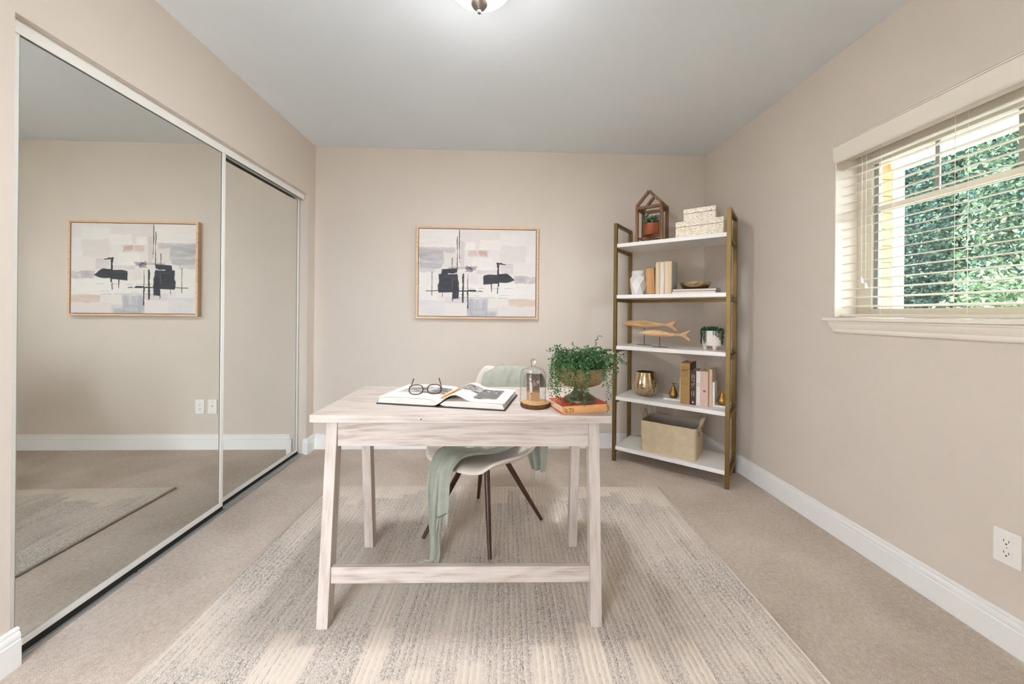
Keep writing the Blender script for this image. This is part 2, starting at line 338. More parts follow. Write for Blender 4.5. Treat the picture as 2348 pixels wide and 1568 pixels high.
w = MB().box(XL - 0.35, -1.42, YF - 0.1, YF, 0, HC).box(-0.66, XR + 0.15, YF - 0.1, YF, 0, HC).box(-1.42, -0.66, YF - 0.1, YF, 2.05, HC)  # unseen opening, added and placed to bring daylight into the room
structure(w.build('wall_front', 'wall_paint'), 'beige wall with opening added to let in daylight behind the viewpoint', 'wall')
# baseboards: profile as (offset from wall, height)
BB = [(0, 0), (0.016, 0), (0.016, 0.082), (0.0135, 0.085), (0.0135, 0.088), (0.0145, 0.092), (0.012, 0.104), (0.008, 0.109), (0.010, 0.112), (0.009, 0.118), (0.004, 0.121), (0, 0.121)]
G = 0.0004
def baseboard(name, label, runs):
    mb = MB()
    for axis, sgn, wall, a, b in runs:
        poly = [(wall + sgn * (o + G), z + G) for o, z in BB]
        mb.extrude(poly, axis, a, b)
    return structure(mb.build(name, 'trim_white', smooth=0.5), label, 'baseboard')
baseboard('baseboard_back', 'white moulded baseboard along the wall behind the desk', [('x', -1, YB, XL + 0.017, XR - 0.017)])
baseboard('baseboard_right', 'white moulded baseboard along the window wall', [('y', -1, XR, YF + 0.01, YB - 0.0005)])
baseboard('baseboard_left', 'white moulded baseboard end at the near side of the closet', [('y', 1, XL, YF + 0.01, OPY0 + 0.016)])
baseboard('baseboard_left', 'short white baseboard wrapping the far closet jamb', [('y', 1, XL, OPY1 - 0.001, YB - 0.0005)])
bm_ = MB().extrude([(OPY1 - (o + G), z + G) for o, z in BB], 'x', XL - 0.020, XL + 0.0165)
structure(bm_.build('trim_1', 'trim_white', smooth=0.5), 'short white baseboard return on the far closet jamb', 'trim')

# ------------------------------------------------------------------ mirrored sliding closet doors
def sliding_door(name, label, xf, y0, y1, z0, z1, wst, wrb):
    d = thing(name, label, 'mirror door', (xf, (y0 + y1) / 2, z0), 0, None, 'structure'); hy = (y1 - y0) / 2; h = z1 - z0
    MB().box(-0.010, -0.004, -hy + 0.004, hy - 0.004, 0.004, h - 0.004).build('mirror_panel', 'mirror', d)
    for s_ in (-1, 1):
        a, b_ = (-hy, -hy + wst) if s_ < 0 else (hy - wst, hy)
        st = MB().box(-0.014, 0.0, a, b_, 0, h).build('stile', 'white_metal', d, bevel=0.0012)
        gx = b_ if s_ < 0 else a
        MB().box(-0.0035, -0.0022, gx - 0.003, gx + 0.003, wrb, h - 0.012).build('gasket', 'sash_grey', st)
    MB().box(-0.014, 0.0, -hy + wst, hy - wst, 0, wrb).build('bottom_rail', 'white_metal', d, bevel=0.0012)
    MB().box(-0.014, 0.0, -hy + wst, hy - wst, h - 0.012, h).build('top_rail', 'white_metal', d, bevel=0.0012)
    return d
sliding_door('door_1', 'near mirrored sliding closet door in slim white frame', -1.5208, OPY0 + 0.012, 2.122, 0.026, 1.988, 0.024, 0.024)
sliding_door('door_2', 'far mirrored sliding closet door partly behind the near one', -1.549, 2.04, OPY1 - 0.012, 0.026, 1.988, 0.024, 0.024)
tt = thing('closet_top_track', 'white metal fascia track above the mirrored closet doors', 'track', (-1.53, (OPY0 + OPY1) / 2, OPZ), 0)
hy = (OPY1 - OPY0) / 2
MB().box(0.0095, 0.0125, -hy + 0.001, hy - 0.008, -0.044, -0.0005).build('fascia', 'white_metal', tt)
MB().box(-0.052, 0.0093, -hy + 0.001, hy - 0.012, -0.004, -0.0005).build('channel_top', 'track_metal', tt)
MB().box(-0.012, -0.010, -hy + 0.001, hy - 0.016, -0.026, -0.0042).build('channel_divider', 'track_metal', tt)
ft = thing('closet_floor_track', 'grey metal floor track under the mirrored closet doors', 'track', (-1.535, (OPY0 + OPY1) / 2, 0.0006), 0)
MB().box(-0.045, 0.036, -hy + 0.002, hy - 0.002, 0, 0.003).build('track_plate', 'track_metal', ft)
for xx in (0.036, -0.004): MB().box(xx - 0.0022, xx, -hy + 0.002, hy - 0.002, 0.0032, 0.009).build('track_rib', 'track_metal', ft)
MB().box(0.003, 0.0145, -hy + 0.006, 2.122 - (OPY0 + OPY1) / 2, 0.0032, 0.0245).build('gap_shade_strip', 'dark_gap', ft); MB().box(-0.027, -0.0155, 2.04 - (OPY0 + OPY1) / 2, hy - 0.006, 0.0032, 0.0245).build('gap_shade_strip', 'dark_gap', ft)  # dark strips standing in for the shaded gap below each door
for yy in (-0.45, 0.05, 0.42, 0.70): MB().lathe([(0.004, 0), (0.004, 0.001), (0.002, 0.0015)], 10, (0.018, yy, 0.0031)).build('screw', 'slot', ft)

# ------------------------------------------------------------------ window, sill and blind
win = thing('window_1', 'white vinyl window with divided upper panes behind the blind', 'window', (XR, (WY0 + WY1) / 2, WZ0), 0, None, 'structure')
wy, wz = (WY1 - WY0) / 2, WZ1 - WZ0
def wbox(name, x0, x1, y0, y1, z0, z1, mtl='vinyl', par=None, bev=0.0015): return MB().box(x0, x1, y0, y1, z0, z1).build(name, mtl, par or win, bevel=bev)
wbox('jamb', 0.001, 0.118, wy - 0.008, wy - 0.0005, 0.019, wz - 0.0005, 'cream_white'); wbox('jamb', 0.001, 0.118, -wy + 0.0005, -wy + 0.008, 0.019, wz - 0.0005, 'cream_white')
wbox('head_jamb', 0.001, 0.118, -wy + 0.0085, wy - 0.0085, wz - 0.008, wz - 0.0005, 'cream_white')
FX0, FX1 = 0.119, 0.148
wbox('frame_side', FX0, FX1, wy - 0.080, wy - 0.0005, 0.019, wz - 0.0005); wbox('frame_side', FX0, FX1, -wy + 0.0005, -wy + 0.080, 0.019, wz - 0.0005)
wbox('frame_head', FX0, FX1, -wy + 0.0805, wy - 0.0805, wz - 0.13, wz - 0.0005); wbox('frame_bottom', FX0, FX1, -wy + 0.0805, wy - 0.0805, 0.019, 0.062)
wbox('sash_stile', FX0 + 0.012, FX1, wy - 0.1, wy - 0.0805, 0.0625, wz - 0.1305, 'sash_grey'); wbox('sash_stile', FX0 + 0.012, FX1, -wy + 0.0805, -wy + 0.1, 0.0625, wz - 0.1305, 'sash_grey')
zr = 1.632 - WZ0
wbox('meeting_rail', FX0 + 0.008, FX1, -wy + 0.1005, wy - 0.1005, zr - 0.012, zr + 0.012)
MUN = [1.513, 1.258, 1.003, 0.748]
for ym in MUN:
    yy = ym - (WY0 + WY1) / 2; wbox('muntin', FX0 + 0.016, FX1 - 0.004, yy - 0.008, yy + 0.008, zr + 0.0125, wz - 0.1305, 'sash_grey')
edges = [WY1 - 0.1] + MUN + [WY0 + 0.1]
for k in range(len(edges) - 1):
    a, b_ = edges[k + 1] - (WY0 + WY1) / 2 + 0.0085, edges[k] - (WY0 + WY1) / 2 - 0.0085
    MB().box(FX0 + 0.020, FX0 + 0.023, a, b_, zr + 0.0125, wz - 0.1305).build('pane', 'window_glass', win)
MB().box(FX0 + 0.020, FX0 + 0.023, -wy + 0.1005, wy - 0.1005, 0.0625, zr - 0.0125).build('pane', 'window_glass', win)
sl = MB().box(-0.032, 0.118, -wy - 0.036, wy + 0.033, 0.0, 0.018).build('sill', 'cream_white', win, bevel=0.003)
ap = [(0.0, -0.0008), (-0.024, -0.0008), (-0.024, -0.008), (-0.021, -0.011), (-0.020, -0.020), (-0.014, -0.034), (-0.010, -0.040), (-0.011, -0.046), (-0.009, -0.055), (-0.006, -0.059), (0.0, -0.059)]
am = MB(); n = len(ap)
vs0 = [(x - 0.0005, -wy - 0.005 - (-z) * 0.0 + 0.0, z) for x, z in ap]; 
vsA = [(x - 0.0005, wy + 0.012 + x * 0.9 * 0 - (-z) * 0.45, z) for x, z in ap]; vsB = [(x - 0.0005, -wy - 0.012 + (-z) * 0.45, z) for x, z in ap]
am.add(vsA + vsB, [(i, (i + 1) % n, n + (i + 1) % n, n + i) for i in range(n)] + [tuple(range(n)), tuple(range(2 * n - 1, n - 1, -1))]).build('apron', 'cream_white', win, smooth=0.6)

bl = thing('window_blind', 'off white horizontal slat blind lowered over the window', 'blind', (XR, (WY0 + WY1) / 2, WZ0 + 0.0185), 0)
BZ = WZ0 + 0.0185
hy2 = wy - 0.011
vp = [(-0.008, 1.966), (-0.016, 1.966), (-0.016, 1.958), (-0.0145, 1.955), (-0.0145, 1.915), (-0.011, 1.908), (-0.010, 1.897), (-0.004, 1.888), (-0.001, 1.886), (0.006, 1.886), (0.006, 1.966)]
MB().extrude([(x, z - BZ) for x, z in vp], 'y', 0, 0) if False else None
vm = MB(); n = len(vp)
vA = [(x, hy2 + 0.004, z - BZ) for x, z in vp]; vB = [(x, -hy2 - 0.004, z - BZ) for x, z in vp]
vm.add(vA + vB, [(i, (i + 1) % n, n + (i + 1) % n, n + i) for i in range(n)] + [tuple(range(n)), tuple(range(2 * n - 1, n - 1, -1))]).build('valance', 'cream_white', bl, smooth=0.5)
MB().box(0.036, 0.086, -hy2, hy2, 1.905 - BZ, 1.955 - BZ).build('headrail', 'vinyl', bl, bevel=0.002)
prof = [(-0.025 + 0.05 * i / 6, 0.0018 * (1 - (2 * i / 6 - 1) ** 2)) for i in range(7)]
sm = MB()
poly = [(x, z + 0.0026) for x, z in prof] + [(x, z) for x, z in reversed(prof)]
sm.v = []; n = len(poly)
sm.add([(x, hy2, z) for x, z in poly] + [(x, -hy2, z) for x, z in poly], [(i, (i + 1) % n, n + (i + 1) % n, n + i) for i in range(n)] + [tuple(range(n)), tuple(range(2 * n - 1, n - 1, -1))])
s0 = sm.build('slat', 'vinyl', bl, smooth=0.7); PITCH = 0.0435; zs = [1.853 - PITCH * k for k in range(17)]
s0.location = (0.061, 0, zs[0] - BZ); s0.rotation_euler.y = -0.19
for z in zs[1:]:
    c = s0.copy(); COL.objects.link(c); c.location.z = z - BZ
MB().box(0.034, 0.088, -hy2, hy2, 0.002, 0.017).build('bottom_rail', 'vinyl', bl, bevel=0.003)
for ym in (1.65, 1.372, 1.05, 0.72):
    yy = ym - (WY0 + WY1) / 2
    for xx in (0.0345, 0.0878): MB().tube([(xx, yy, 0.018), (xx, yy, 1.904 - BZ)], 0.0009, 6).build('ladder_cord', 'cream_white', bl)
for ym, zb in ((1.735, 1.27), (1.715, 1.242)):
    yy = ym - (WY0 + WY1) / 2
    cd = MB().tube([(0.030, yy, zb - BZ + 0.026), (0.030, yy, 1.906 - BZ)], 0.0011, 6).build('lift_cord', 'cream_white', bl)
    MB().lathe([(0.0085, 0), (0.0088, 0.003), (0.0065, 0.018), (0.0035, 0.025), (0.0022, 0.028)], 14, (0.030, yy, zb - BZ)).build('tassel', 'plastic_white', cd, smooth=0.7)

# ------------------------------------------------------------------ ceiling lamp
lp = thing('ceiling_lamp', 'round frosted glass flush ceiling light with nickel finial', 'ceiling light', (-0.085, 1.420, HC), 0)
MB().lathe([(0.150, -0.0005), (0.153, -0.012), (0.146, -0.022), (0.02, -0.022)], 48).build('ceiling_pan', 'nickel', lp, smooth=0.6)
bw = [(0.138 * math.sin(a), -0.0235 - 0.018 - 0.100 * math.cos(a)) for a in [PI / 2 * k / 10 for k in range(11)]]
bw = [(0.006, bw[0][1])] + bw[1:] + [(0.138, -0.0235)]
MB().lathe(bw, 40, cap=False).build('bowl', 'lamp_glass', lp, smooth=3.2)
MB().lathe([(0.0, -0.196), (0.006, -0.194), (0.0085, -0.187), (0.006, -0.180), (0.0085, -0.176), (0.026, -0.170), (0.033, -0.158), (0.034, -0.147), (0.030, -0.138), (0.012, -0.1340)], 32, cap=False).build('finial', 'nickel', lp, smooth=0.9)

# ------------------------------------------------------------------ wall plates
def outlet(label, loc, rot, kind='duplex', group=None):
    o = thing('outlet' if kind != 'coax' else 'wall_plate', label, 'outlet' if kind != 'coax' else 'wall plate', loc, rot, group)
    MB().box(-0.035, 0.035, -0.0058, -0.0004, -0.057, 0.057).build('plate', 'plastic_white', o, bevel=0.002)
    if kind == 'duplex':
        for zc in (0.0195, -0.0195):
            pts = [(0.0165 * math.cos(2 * PI * k / 24), max(-0.0125, min(0.0125, 0.0165 * math.sin(2 * PI * k / 24)))) for k in range(24)]
            rc = MB().extrude([(x, z + zc) for x, z in pts], 'y', -0.0075, -0.0059).build('receptacle', 'plastic_white', o)
            for xs_ in (-0.0062, 0.0062): MB().box(xs_ - 0.0009, xs_ + 0.0009, -0.0079, -0.0076, zc - 0.001, zc + 0.0065).build('slot', 'slot', rc)
            MB().extrude([(0.0026 * math.cos(2 * PI * k / 12), zc - 0.0075 + 0.0026 * math.sin(2 * PI * k / 12)) for k in range(12)], 'y', -0.0079, -0.0076).build('ground_hole', 'slot', rc)
        MB().extrude([(0.002 * math.cos(2 * PI * k / 10), 0.002 * math.sin(2 * PI * k / 10)) for k in range(10)], 'y', -0.0066, -0.0059).build('screw', 'nickel', o)
    else:
        for zc, r in ((0.042, 0.0022), (-0.042, 0.0022), (0.004, 0.005)): MB().extrude([(r * math.cos(2 * PI * k / 12), zc + r * math.sin(2 * PI * k / 12)) for k in range(12)], 'y', -0.0085, -0.0059).build('connector' if r > 0.003 else 'screw', 'track_metal', o)
    return o
outlet('white duplex outlet low on the window wall', (XR, 1.189, 0.338), -PI / 2)
outlet('white duplex outlet behind the desk, seen in the mirror', (-0.671, YB, 0.341), 0)
outlet('white cable wall plate beside the mirrored outlet', (-0.768, YB, 0.341), 0, 'coax')
outlet('white outlet on the wall behind the felt basket', (1.283, YB, 0.335), 0)

# ------------------------------------------------------------------ rug
rg = thing('area_rug', 'cream and grey striped area rug under the desk', 'rug', (-0.045, 0.905, 0.0006), -0.0225)
rp = MB().box(-1.035, 1.035, -1.46, 1.46, 0, 0.011).build('pile', 'rug_pile', rg, bevel=0.004)
for s_ in (-1, 1): MB().tube([(s_ * 1.040, -1.46, 0.0065), (s_ * 1.040, 1.46, 0.0065)], 0.0062, 8).build('binding', 'rug_edge', rg, smooth=3.2)
RT = 0.0122

# ------------------------------------------------------------------ desk
DZ = 0.753
dk = thing('desk', 'whitewashed wooden desk with splayed legs on the rug', 'desk', (-0.121, 1.547, RT), -0.0140)
dz = DZ - RT
MB().box(-0.522, 0.522, -0.252, 0.252, dz - 0.026, dz).build('tabletop', 'desk_wood', dk, bevel=0.0012)
LX = 0.476; LW = 0.0195
ya, yb_ = -0.150, -0.232       # leg front-face y at apron level and at floor (front pair)
def leg(sx, sy):
    x0, x1 = sx * LX - LW, sx * LX + LW; t_ = 0.046; zt = dz - 0.0265; mb = MB()
    A0, A1 = (0.198, 0.240) if sy > 0 else (0.205, 0.240)
    yt, yb2 = sy * (A0 - 0.022), sy * (A1 + 0.008)
    vs_ = []
    for y, z in ((yb2, 0), (yt, zt)):
        for x in (x0, x1):
            for dy in (0, -sy * t_): vs_.append((x, y + dy, z))
    return mb.add(vs_, [(0, 1, 3, 2), (4, 6, 7, 5), (0, 4, 5, 1), (2, 3, 7, 6), (0, 2, 6, 4), (1, 5, 7, 3)])
for sx in (-1, 1):
    for sy in (-1, 1): leg(sx, sy).build('leg', 'desk_wood_z', dk, bevel=0.0012)
MB().box(-LX + LW + 0.0005, LX - LW - 0.0005, -0.183, -0.163, dz - 0.131, dz - 0.0265).build('front_apron', 'desk_wood', dk, bevel=0.001)
MB().box(-LX + LW + 0.0005, LX - LW - 0.0005, 0.150, 0.168, dz - 0.100, dz - 0.0265).build('back_apron', 'desk_wood', dk, bevel=0.001)
for sx in (-1, 1): MB().box(sx * LX - 0.012, sx * LX + 0.012, -0.118, 0.118, dz - 0.100, dz - 0.0265).build('side_apron', 'desk_wood_z', dk, bevel=0.001)
MB().box(-LX + LW + 0.0005, LX - LW - 0.0005, -0.226, -0.206, 0.143, 0.200).build('stretcher', 'desk_wood', dk, bevel=0.001)
MB().extrude([(-0.14 + 0.0022 * math.cos(2 * PI * k / 10), dz - 0.013 + 0.0022 * math.sin(2 * PI * k / 10)) for k in range(10)], 'y', -0.2535, -0.2522).build('screw_hole', 'slot', dk)

# ------------------------------------------------------------------ chair
CC = Vector((-0.066, 1.912, RT)); CROT = math.atan2(0.813, 0.583) - PI / 2
ch = thing('shell_chair', 'cream shell chair with dark tapered legs behind the desk', 'chair', CC, CROT)
profc = [(-0.245, 0.385), (-0.215, 0.404), (-0.14, 0.392), (-0.04, 0.368), (0.05, 0.362), (0.12, 0.376), (0.172, 0.432), (0.205, 0.53), (0.232, 0.64), (0.256, 0.735), (0.272, 0.795)]
hw = [0.170, 0.205, 0.228, 0.238, 0.240, 0.240, 0.236, 0.226, 0.214, 0.196, 0.150]
def shell_pt(u, i):
    y, z = profc[i]; t_ = i / (len(profc) - 1); k = abs(u) ** 2.6
    seat = max(0.0, 1 - t_ * 1.9); back = min(1.0, max(0.0, (t_ - 0.45) * 2.2))
    return (u * hw[i], y - 0.085 * k * back, z + 0.070 * k * (0.35 + 0.65 * min(1, t_ * 4)) * (1 - back * 0.75) - RT)
NU = 13
P = [[shell_pt(-1 + 2 * j / (NU - 1), i) for j in range(NU)] for i in range(len(profc))]
shl = MB().grid(P).build('shell', 'chair_shell', ch, smooth=3.2); solidify(shl, 0.018, 0); subsurf(shl, 2)
feet = [(-0.030, 1.654), (0.235, 1.969), (-0.111, 2.208), (-0.356, 1.817)]
Ri = Matrix.Rotation(-CROT, 2)
fl_loc = [Ri @ (Vector(f_) - CC.xy) for f_ in feet]
for f_ in fl_loc:
    d = f_.normalized(); topp = Vector((d.x * 0.105, d.y * 0.105, 0.358 - RT)); 
    MB().tube([topp, topp.lerp(Vector((f_.x, f_.y, 0)), 0.5), Vector((f_.x, f_.y, 0.0055))], [0.0145, 0.0125, 0.0085], 14).build('leg', 'walnut', ch, smooth=0.9)
MB().box(-0.07, 0.07, -0.07, 0.07, 0.338 - RT, 0.348 - RT).build('leg_bracket', 'chair_shell', ch, bevel=0.003)

# ------------------------------------------------------------------ throw blanket draped on the chair (same frame as the chair)
th = thing('throw_blanket', 'sage green fringed throw draped over the chair to the floor', 'blanket', (CC.x, CC.y, RT), CROT)
# stations: centre (x,y,z), half width, width direction, fold amplitude, number of folds
def st(c, hw_, wd, nrm, amp, nf): return (Vector(c), hw_, Vector(wd).normalized(), Vector(nrm).normalized(), amp, nf)
ZR = RT
stations = [
    st((0.130, 0.330, 0.215), 0.040, (1, 0, 0), (0, 1, 0), 0.014, 2.5),
    st((0.120, 0.328, 0.34), 0.070, (1, 0, 0), (0, 1, 0), 0.014, 2.5),
    st((0.080, 0.318, 0.52), 0.120, (1, 0.0, 0), (0, 1, 0), 0.010, 3),
    st((0.045, 0.306, 0.66), 0.165, (1, 0, 0), (0, 1, 0), 0.006, 3),
    st((0.030, 0.303, 0.775), 0.185, (1, 0, 0), (0, 1, 0.3), 0.004, 3),
    st((0.025, 0.280, 0.818), 0.178, (1, 0, 0), (0, 0.3, 1), 0.003, 3),
    st((0.022, 0.245, 0.800), 0.178, (1, 0, 0), (0, -1, 0.4), 0.004, 3),
    st((0.018, 0.222, 0.72), 0.185, (1, 0, 0), (0, -1, 0.2), 0.006, 3),
    st((0.010, 0.190, 0.60), 0.165, (1, 0, 0), (0, -1, 0.2), 0.008, 3),
    st((0.005, 0.150, 0.49), 0.150, (1, 0, 0), (0, -1, 0.6), 0.009, 3),
    st((0.010, 0.080, 0.430), 0.140, (1, 0, 0), (0, 0, 1), 0.010, 3),
    st((0.005, -0.040, 0.425), 0.120, (1, 0.1, 0), (0, 0, 1), 0.010, 3),
    st((-0.010, -0.150, 0.438), 0.100, (1, 0.12, 0), (0, 0, 1), 0.012, 2.5),
    st((-0.022, -0.222, 0.442), 0.082, (1, 0.14, 0.05), (0, -0.4, 1), 0.012, 2.2),
    st((-0.032, -0.268, 0.415), 0.066, (1, 0.14, 0), (0, -1, 0.5), 0.012, 2.0),
    st((-0.042, -0.288, 0.36), 0.052, (1, 0.14, 0), (0.1, -1, 0), 0.012, 2.4),
    st((-0.048, -0.292, 0.28), 0.042, (1, 0.14, 0), (0.1, -1, 0), 0.012, 2.4),
    st((-0.052, -0.294, 0.20), 0.036, (1, 0.14, 0), (0.1, -1, 0), 0.012, 2.2),
    st((-0.054, -0.296, 0.12), 0.032, (1, 0.14, 0), (0.1, -1, 0), 0.011, 2.0),
    st((-0.044, -0.304, 0.065), 0.028, (1, 0.2, 0), (0.1, -1, 0.1), 0.010, 1.2),
    st((-0.022, -0.322, 0.030), 0.026, (0.9, 0.4, 0.1), (0.2, -0.5, 1), 0.008, 1.2),
    st((-0.014, -0.345, 0.016), 0.026, (0.9, 0.5, 0), (0, 0, 1), 0.005, 1.2)]
NC = 29; rows = []
for i, (c, hw_, wd, nr, amp, nf) in enumerate(stations):
    row = []
    for j in range(NC):
        u = -1 + 2 * j / (NC - 1); k = math.sin(nf * PI * u + 0.5 + i * 0.13) + 0.35 * math.sin(2.3 * nf * PI * u + i * 0.4)
        wrap = 0.045 * abs(u) ** 3 if 4 <= i <= 8 else 0.0
        sgz = 0.032 * abs(u) ** 2.2 if 9 <= i <= 13 else 0.0
        p = c + wd * (hw_ * u) + nr * (amp * k); 
        if 4 <= i <= 8: p += Vector((0, -0.055 * abs(u) ** 2.6, -0.014 * abs(u) ** 3))
        p.z = max(p.z + sgz * 0.4, 0.016) - RT + 0.0; row.append(p)
    rows.append(row)
cl = MB().grid([[tuple(p) for p in r] for r in rows]).build('cloth', 'throw', th, smooth=3.2); solidify(cl, 0.0045, 0); subsurf(cl, 2)
# a second fold of the hanging end that stops higher, with its own fringe
rows2 = []
def fold_pt(u, z): return Vector((0.012 + 0.036 * u - (0.40 - z) * 0.06, -0.300 + 0.013 * math.sin(u * 4.6 + 0.6) + 0.006 * u + (0.03 if z > 0.42 else 0), z - RT - (0.022 * (1 - u) if z < 0.23 else 0)))
rows2.append([(0.012 + 0.05 * (-1 + 2 * j / 8), -0.17, 0.452 - RT + 0.004 * math.sin(j)) for j in range(9)]); rows2.append([(0.012 + 0.045 * (-1 + 2 * j / 8), -0.235, 0.458 - RT + 0.004 * math.sin(j)) for j in range(9)])
for z in (0.432, 0.41, 0.36, 0.31, 0.27, 0.225): rows2.append([tuple(fold_pt(-1 + 2 * j / 8, z)) for j in range(9)])
c2 = MB().grid(rows2).build('cloth_fold', 'throw', th, smooth=3.2); solidify(c2, 0.0045, 0); subsurf(c2, 1)
fr = MB()
for j in range(18):
    p = fold_pt(-1 + 2 * j / 17, 0.225); L = 0.055 + 0.02 * random.random(); dx = random.uniform(-0.010, 0.004)
    fr.tube([p + Vector((0, 0, 0.003)), p + Vector((dx * 0.4, -0.002, -L * 0.5)), p + Vector((dx, 0, -L))], 0.0013, 5)
fr.build('fringe', 'throw_fringe', th, smooth=3.2)['kind'] = 'stuff'
fr = MB()
for j in range(22):
    p = rows[-1][int(j / 21 * (NC - 1))]; a = random.uniform(-2.9, -0.2); L = 0.045 + 0.02 * random.random()
    d = Vector((math.cos(a), math.sin(a) * 0.6, 0)); q = p + d * L * 0.5 + Vector((0, 0, 0.004)); e = p + d * L; e.z = 0.0028; q.z = max(q.z, 0.004)
    fr.tube([p, q, e], 0.0013, 5)
fr.build('fringe', 'throw_fringe', th, smooth=3.2)['kind'] = 'stuff'
fr = MB()
for j in range(18):
    p = rows[0][int(j / 17 * (NC - 1))]; L = 0.05 + 0.02 * random.random(); fr.tube([p, p + Vector((random.uniform(-.004, .004), 0, -L * 0.5)), p + Vector((random.uniform(-.006, .006), 0, -L))], 0.0013, 5)
fr.build('fringe', 'throw_fringe', th, smooth=3.2)['kind'] = 'stuff'

# ------------------------------------------------------------------ framed painting
AX0, AX1, AZ0, AZ1 = -0.6705, 0.3185, 1.061, 1.807
pa = thing('framed_painting', 'abstract black, white and blush painting in a pale wood frame', 'painting', ((AX0 + AX1) / 2, YB - 0.0006, AZ0), 0)
aw, ah = AX1 - AX0, AZ1 - AZ0; FW = 0.016; D = 0.036
for s_ in (-1, 1):
    a, b_ = sorted((s_ * aw / 2, s_ * (aw / 2 - FW))); MB().box(a, b_, -D, 0, 0, ah).build('frame_side', 'frame_wood', pa, bevel=0.0008)
MB().box(-aw / 2 + FW, aw / 2 - FW, -D, 0, 0, FW).build('frame_rail', 'frame_wood', pa, bevel=0.0008); MB().box(-aw / 2 + FW, aw / 2 - FW, -D, 0, ah - FW, ah).build('frame_rail', 'frame_wood', pa, bevel=0.0008)
MB().box(-aw / 2 + FW, aw / 2 - FW, -0.010, -0.001, FW, ah - FW).build('backing', 'frame_dark', pa)
GP = FW + 0.0045
nx, nz = 300, 222; gx = np.linspace(0, 1, nx); gy = np.linspace(0, 1, nz); SX_, SY_ = np.meshgrid(gx, gy)      # SY_ 0 = top
img = np.zeros((nz, nx, 3)); img[:] = (222, 216, 212)
def fnoise(seed, kx, ky, oct_=3):
    r = np.random.default_rng(seed); out = np.zeros((nz, nx)); amp = 1
    for o in range(oct_):
        a, b_ = max(2, int(kx * 2 ** o)), max(2, int(ky * 2 ** o)); g = r.standard_normal((b_ + 1, a + 1))
        xi = SX_ * a; yi = SY_ * b_; x0 = np.minimum(xi.astype(int), a - 1); y0 = np.minimum(yi.astype(int), b_ - 1); fx = xi - x0; fy = yi - y0; fx = fx * fx * (3 - 2 * fx); fy = fy * fy * (3 - 2 * fy)
        out += amp * (g[y0, x0] * (1 - fx) * (1 - fy) + g[y0, x0 + 1] * fx * (1 - fy) + g[y0 + 1, x0] * (1 - fx) * fy + g[y0 + 1, x0 + 1] * fx * fy); amp *= 0.5
    return out
nA, nB, nC_ = fnoise(1, 8, 40), fnoise(2, 40, 8), fnoise(3, 24, 20)
px_ = 130 + SX_ * 1675; py_ = 155 + SY_ * 1245
def rect(x0, y0, x1, y1, col, a=0.85, soft=14, hz=True, rough=10):
    j = (nA if hz else nB) * rough; X_ = px_ + j; Y_ = py_ + nC_ * rough * 0.6
    m_ = np.clip((X_ - x0) / soft + .5, 0, 1) * np.clip((x1 - X_) / soft + .5, 0, 1) * np.clip((Y_ - y0) / soft + .5, 0, 1) * np.clip((y1 - Y_) / soft + .5, 0, 1)
    tex = np.clip(0.8 + 0.22 * (nA if hz else nB), 0.1, 1.0); k = (m_ * a * tex)[..., None]; img[:] = img * (1 - k) + np.array(col) * k
def stroke(x0, y0, x1, y1, w, col=(38, 40, 46), a=0.96):
    dx, dy = x1 - x0, y1 - y0; L2 = dx * dx + dy * dy; t_ = np.clip(((px_ - x0) * dx + (py_ - y0) * dy) / L2, 0, 1)
    d = np.hypot(px_ + nC_ * 2.5 - (x0 + t_ * dx), py_ + nC_ * 2.5 - (y0 + t_ * dy)); ww = w / 2 * (1 + 0.3 * nC_); k = (np.clip((ww - d) / 4 + 0.6, 0, 1) * a)[..., None]; img[:] = img * (1 - k) + np.array(col) * k
def poly_fill(pts, col=(42, 45, 52), soft=6, rough=5):
    X_ = px_ + nC_ * rough; Y_ = py_ + nA * rough; m_ = np.ones((nz, nx)); 
    for (xa, ya_), (xb, yb2) in zip(pts, pts[1:] + pts[:1]):
        L = math.hypot(xb - xa, yb2 - ya_); d = ((xb - xa) * (Y_ - ya_) - (yb2 - ya_) * (X_ - xa)) / L; m_ *= np.clip(d / soft + .5, 0, 1)
    k = (m_ * 0.97)[..., None]; c = np.array(col) + (nA * 5)[..., None]; img[:] = img * (1 - k) + c * k
